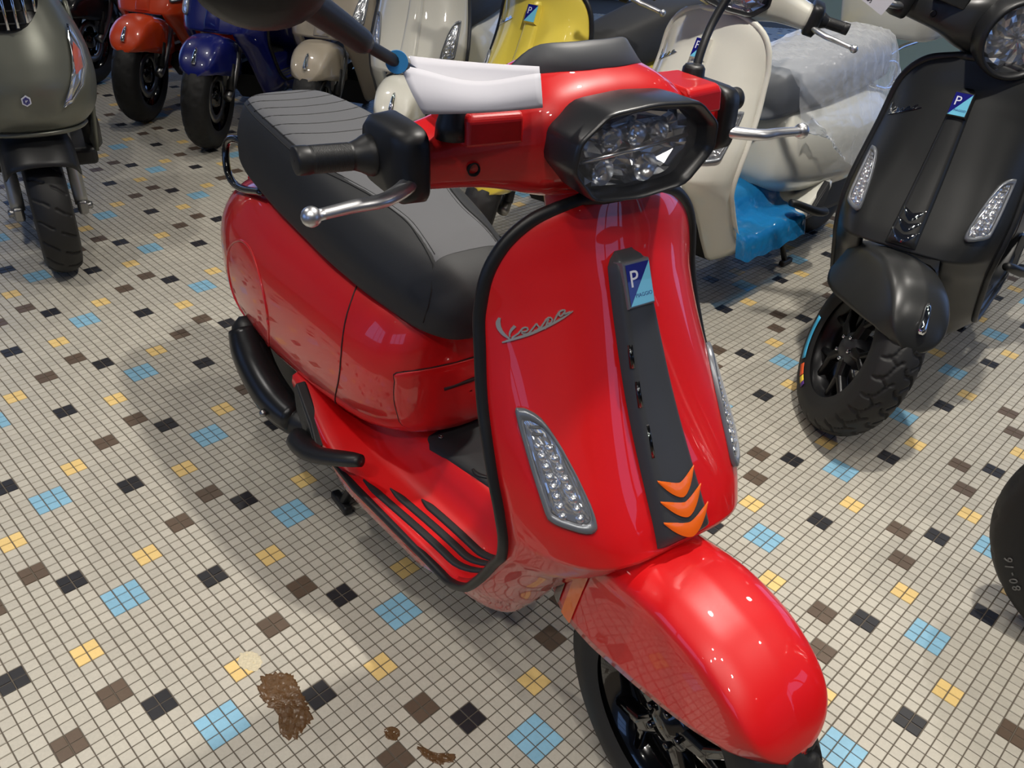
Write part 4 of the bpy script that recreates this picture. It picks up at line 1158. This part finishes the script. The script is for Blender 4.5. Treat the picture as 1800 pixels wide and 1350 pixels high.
# ------------------------------------------------------------------ grey green scooter at the left (root at the front wheel's contact)
M_OLV = mat('satin_grey_green_paint', (112, 114, 104), .33, metal=.35, nscale=500)
def step_scooter():
    r = empty('motor_scooter', 'satin grey green scooter with round grille at the left edge', 'scooter', (-1.524, 2.494, 0), -1.0)
    wd_ = wheel(r, (0, 0, .205), None, dict(rim=M_GREY, hub=M_BLKM), hi=True, R=.205, groove='bar', wd=.056)
    for s in (-1, 1):
        f = mk('fork_leg', tube(cr([(-.075, .088*s, .46), (-.035, .09*s, .33), (-.005, .092*s, .21)], 10), [.017, .017, .017, .018, .019, .02, .021, .021, .021, .02], 14), mat('fork_silver', (168, 168, 164), .35, metal=.7), r)
        mk('axle_nut', lathe([(.001, .03*s), (.011, .03*s), (.012, .02*s), (.012, 0)], 12, 'y', (.0, .092*s, .205)), M_STEEL, f)
        mk('axle_clamp', box((.0, .092*s, .205), (.05, .03, .045)), M_STEEL, f, smooth=False, bevel=.008)
    P = []
    for a in np.linspace(-.35, 1.25, 22):
        rr = .262; row = []
        for q in np.linspace(-1, 1, 20):
            rad = rr - .045*abs(q)**2.6 - .03*max(0, abs(q) - .85)/.15
            row.append((-.03 + rad*math.sin(a - .45)*1.05, .105*q, .215 + rad*math.cos(a - .45)))
        P.append(row)
    mk('front_fender', grid(np.array(P), flip=True), M_BLK, r, solid=.004)
    Z = [.475, .50, .54, .60, .66, .72, .78, .84, .90, .96]
    Wd = [.165, .195, .213, .220, .214, .197, .172, .146, .128, .118]
    Xf = [.085, .115, .132, .135, .118, .092, .060, .028, -.002, -.028]
    rings = []
    for z in np.linspace(.475, .96, 34):
        wv, xf = float(pchip(Z, Wd, z)), float(pchip(Z, Xf, z)); xb = -.20
        row = []
        for q in np.linspace(-1, 1, 45):
            a = abs(q); ridge = .012*math.exp(-(q/.22)**2) * (1 - abs(z - .6)/.4)
            row.append((xf - (xf - xb)*a**3.0 + ridge, wv*(math.sin(q*PI/2) if True else q), z))
        rings.append(row)
    nose_vf = grid(np.array(rings), flip=True)
    nose = mk('front_apron', nose_vf, M_OLV, r, solid=.006, offset=1)
    nb = bvh_of(nose_vf)
    def fx(y, z, off): return hitx(nb, y, z, off + .006)
    mk('apron_lip', tube([fx(y, .478, .0) for y in np.linspace(-.15, .15, 24)], .008, 8), M_OLV, nose)
    # hexagonal badge
    hexp = [(.012*math.cos(a) + .0, .585 + .014*math.sin(a)) for a in np.linspace(PI/6, 2*PI + PI/6, 6, endpoint=False)]
    bd = mk('hex_badge', grid(radial(hexp, (1.15, 1.15, 1.0), lambda y, z, k: fx(y, z, .0005 if k > 1.1 else .004)), cc=True), M_CHR, nose, smooth=False)
    mk('badge_rim', grid(radial(hexp, (1.1, .78, .02), lambda y, z, k: fx(y, z, .004)), cc=True), mat('badge_white', (225, 228, 240), .3), bd, smooth=False)
    mk('badge_field', grid(radial(hexp, (.8, .4, .02), lambda y, z, k: fx(y, z, .0046)), cc=True), M_DBLUE, bd, smooth=False)
    BMx = frame(fx(0, .585, .0052), (0, 1, 0), (-.3, 0, 1))
    mk('lettering', text_mesh('P', .012, BMx, .0002), mat('badge_white', (225, 228, 240), .3), bd, smooth=False)
    # slanted front lamps
    for s in (-1, 1):
        ol = [(s*y, z) for y, z in ((.088, .555), (.112, .565), (.150, .605), (.172, .655), (.170, .70), (.152, .755), (.146, .758), (.143, .70), (.132, .645), (.108, .59))]
        if s < 0: ol = ol[::-1]
        u = mk('front_lamp', grid(radial(ol, (1, 1, .93, .86), lambda y, z, k: fx(y, z, .006 if k < .999 else .004)), cc=True), M_CHR, nose)
        mk('reflector', facet_patch(ol, lambda y, z, j: fx(y, z, .004 + j*.003), depth=1, seed=11), M_REFL, u, smooth=False)
        am = [(s*y, z) for y, z in ((.138, .635), (.160, .650), (.163, .69), (.150, .715), (.142, .69))]
        if s < 0: am = am[::-1]
        mk('amber_bulb', grid(radial(am, (1, .6, .2, .02), lambda y, z, k: fx(y, z, .0075 + .004*(1-k))), cc=True), M_AMBER, u)
        mk('lens_cover', grid(radial(ol, (.95, .6, .3, .02), lambda y, z, k: fx(y, z, .012 + .003*(1-k))), cc=True), M_CLEAR, u)
    # round grille with upright bars
    th = np.linspace(0, 2*PI, 32, endpoint=False); gc = (0, .845)
    ol = [(.092*math.cos(a), gc[1] + .092*math.sin(a)) for a in th]
    g = mk('round_grille', grid(radial(ol, (1, .9, .5, .02), lambda y, z, k: fx(y, z, .003)), cc=True), M_GBLK, nose)
    for y in np.linspace(-.075, .075, 7):
        hh = math.sqrt(.09**2 - y*y)
        mk('grille_bar', tube([fx(y, gc[1] - hh, .006), fx(y, gc[1], .012), fx(y, gc[1] + hh, .006)], .0042, 8), M_CHR, g)
    for z in np.linspace(.77, .92, 6):
        hh = math.sqrt(max(0, .088**2 - (z - gc[1])**2))
        mk('grille_rib', tube([fx(-hh, z, .004), fx(0, z, .005), fx(hh, z, .004)], .003, 6), M_BLK, g)
    # apron sides, floor, body, seat and rear wheel behind it
    for s in (-1, 1):
        mk('side_apron', grid(np.array([[(x - .0, s*(.205 - .02*abs(z - .55)/.2), z) for x in np.linspace(-.30, -.12, 6)] for z in np.linspace(.34, .80, 8)]), flip=(s > 0)), M_OLV, r, solid=.012)
        mk('inner_apron', tube(cr([(-.20, .16*s, .50), (-.24, .18*s, .40), (-.34, .19*s, .31)], 10), .03, 10), M_BLK, r)
    mk('floorboard', box((-.45, 0, .28), (.38, .38, .06)), M_BLK, r, smooth=False, bevel=.015)
    mk('rear_body', sub2(BODY_LO, (-1.25, 0, 0)), M_OLV, r)
    mk('seat', sub2(SEAT_LO, (-1.25, 0, 0)), M_SEAT, r)
    wheel(r, (-1.2, 0, .205), None, dict(rim=M_GREY, hub=M_BLKM), hi=False, R=.205, name='rear_wheel')
    mk('handlebar', tube(cr([(-.22, -.33, 1.02), (-.18, -.15, 1.01), (-.15, 0, 1.0), (-.18, .15, 1.01), (-.22, .33, 1.02)], 24), .014, 10), M_BLK, r)
    mk('head_cover', rbox(-.14, 0, 1.0, .16, .26, .12), M_OLV, r)
    mk('centre_stand', tube([(-.75, .11, .2), (-.80, .13, .012)], .011, 8), M_BLK, r)
    return r
def sub2(VF, d): return np.asarray(VF[0]) + np.array(d), VF[1]
step_scooter()

# pale plinth at the back right
pl = empty('display_plinth', 'pale teal display plinth behind the ivory scooter', 'plinth', (2.55, 5.35, 0), -.5)
mk('plinth_body', box((0, 0, .36), (1.7, .8, .72)), mat('pale_teal_laminate', (150, 178, 184), .35, noise=.03, nscale=5), pl, smooth=False, bevel=.01)
mk('plinth_base', box((0, 0, .03), (1.72, .82, .06)), mat('navy_base', (26, 48, 96), .5), pl, smooth=False)

# ------------------------------------------------------------------ damage in the tiling
def patch(name, c, outline, m, h, seed, lab=None):
    """lumpy crust: a fine grid cut to a ragged outline, its relief from smooth noise"""
    from mathutils import noise as NZ
    O = cr(np.array(outline, float), 160, closed=True); ce = O.mean(0)
    ang = np.arctan2(O[:, 1] - ce[1], O[:, 0] - ce[0]); rad = np.hypot(O[:, 0] - ce[0], O[:, 1] - ce[1]); o_ = np.argsort(ang); ang, rad = ang[o_], rad[o_]
    P = []
    for k in np.linspace(1, .02, 26):
        row = []
        for th in np.linspace(-PI, PI, 140, endpoint=False):
            r_ = np.interp(th, ang, rad, period=2*PI)
            q0 = ce + np.array([math.cos(th), math.sin(th)]) * r_
            r_ *= 1 + .16*NZ.noise(Vector((q0[0]*150, q0[1]*150, seed))) + .08*NZ.noise(Vector((q0[0]*420, q0[1]*420, seed)))
            q = ce + np.array([math.cos(th), math.sin(th)]) * r_ * k
            n1 = NZ.noise(Vector((q[0]*110, q[1]*110, seed*2))) + .5*NZ.noise(Vector((q[0]*300, q[1]*300, seed)))
            e = min(1, (1 - k) / .08)
            row.append((q[0], q[1], -.0004 + e*h*(.55 + .6*n1)))
        P.append(row)
    return mk(name, grid(np.array(P), cc=True), m, floor, smooth=True)
M_GLUE = mat('brown_filler', (92, 68, 44), .28, noise=.35, nscale=160, bump=.5)
M_CHIP = mat('chipped_plaster', (206, 196, 168), .9, noise=.3, nscale=260, bump=.8)
patch('filler_patch', None, [(-.405, .962), (-.375, .972), (-.352, .962), (-.325, .925), (-.298, .885), (-.305, .862), (-.322, .838), (-.345, .848), (-.36, .885), (-.388, .905), (-.408, .935)], M_GLUE, .004, 2)
patch('filler_patch', None, [(-.115, .850), (-.10, .842), (-.07, .834), (-.048, .838), (-.046, .824), (-.07, .815), (-.098, .826)], M_GLUE, .0025, 4)
patch('filler_patch', None, [(-.172, .872), (-.155, .878), (-.143, .868), (-.148, .852), (-.165, .855)], M_GLUE, .0015, 5)
patch('chipped_patch', None, [(-.462, 1.003), (-.44, 1.010), (-.420, .995), (-.418, .972), (-.435, .968), (-.458, .980)], M_CHIP, .0018, 6)

# ------------------------------------------------------------------ ceiling downlights
def downlight(x, y, watt, k):
    o = empty('ceiling_downlight', 'round recessed ceiling downlight', 'light', (x, y, HH), 0, 'ceiling downlights')
    mk('lamp_ring', lathe([(.075, 0), (.075, -.012), (.055, -.012), (.05, 0.0)], 28, 'z'), M_WFR, o)
    mk('lamp_lens', lathe([(.0001, -.003), (.052, -.003)], 24, 'z'), mat('lamp_glow', (255, 244, 225), .5, emit=(1, .95, .86), estr=12), o)
    ld = bpy.data.lights.new('downlight', 'SPOT'); ld.energy = watt; ld.color = SPOT_COL; ld.spot_size = 1.9; ld.spot_blend = .7; ld.shadow_soft_size = .045
    lo = bpy.data.objects.new('downlight', ld); COL.objects.link(lo); lo.parent = o; lo.location = (0, 0, -.03)
for k, (x, y, wt) in enumerate(SPOTS): downlight(x, y, wt, k)
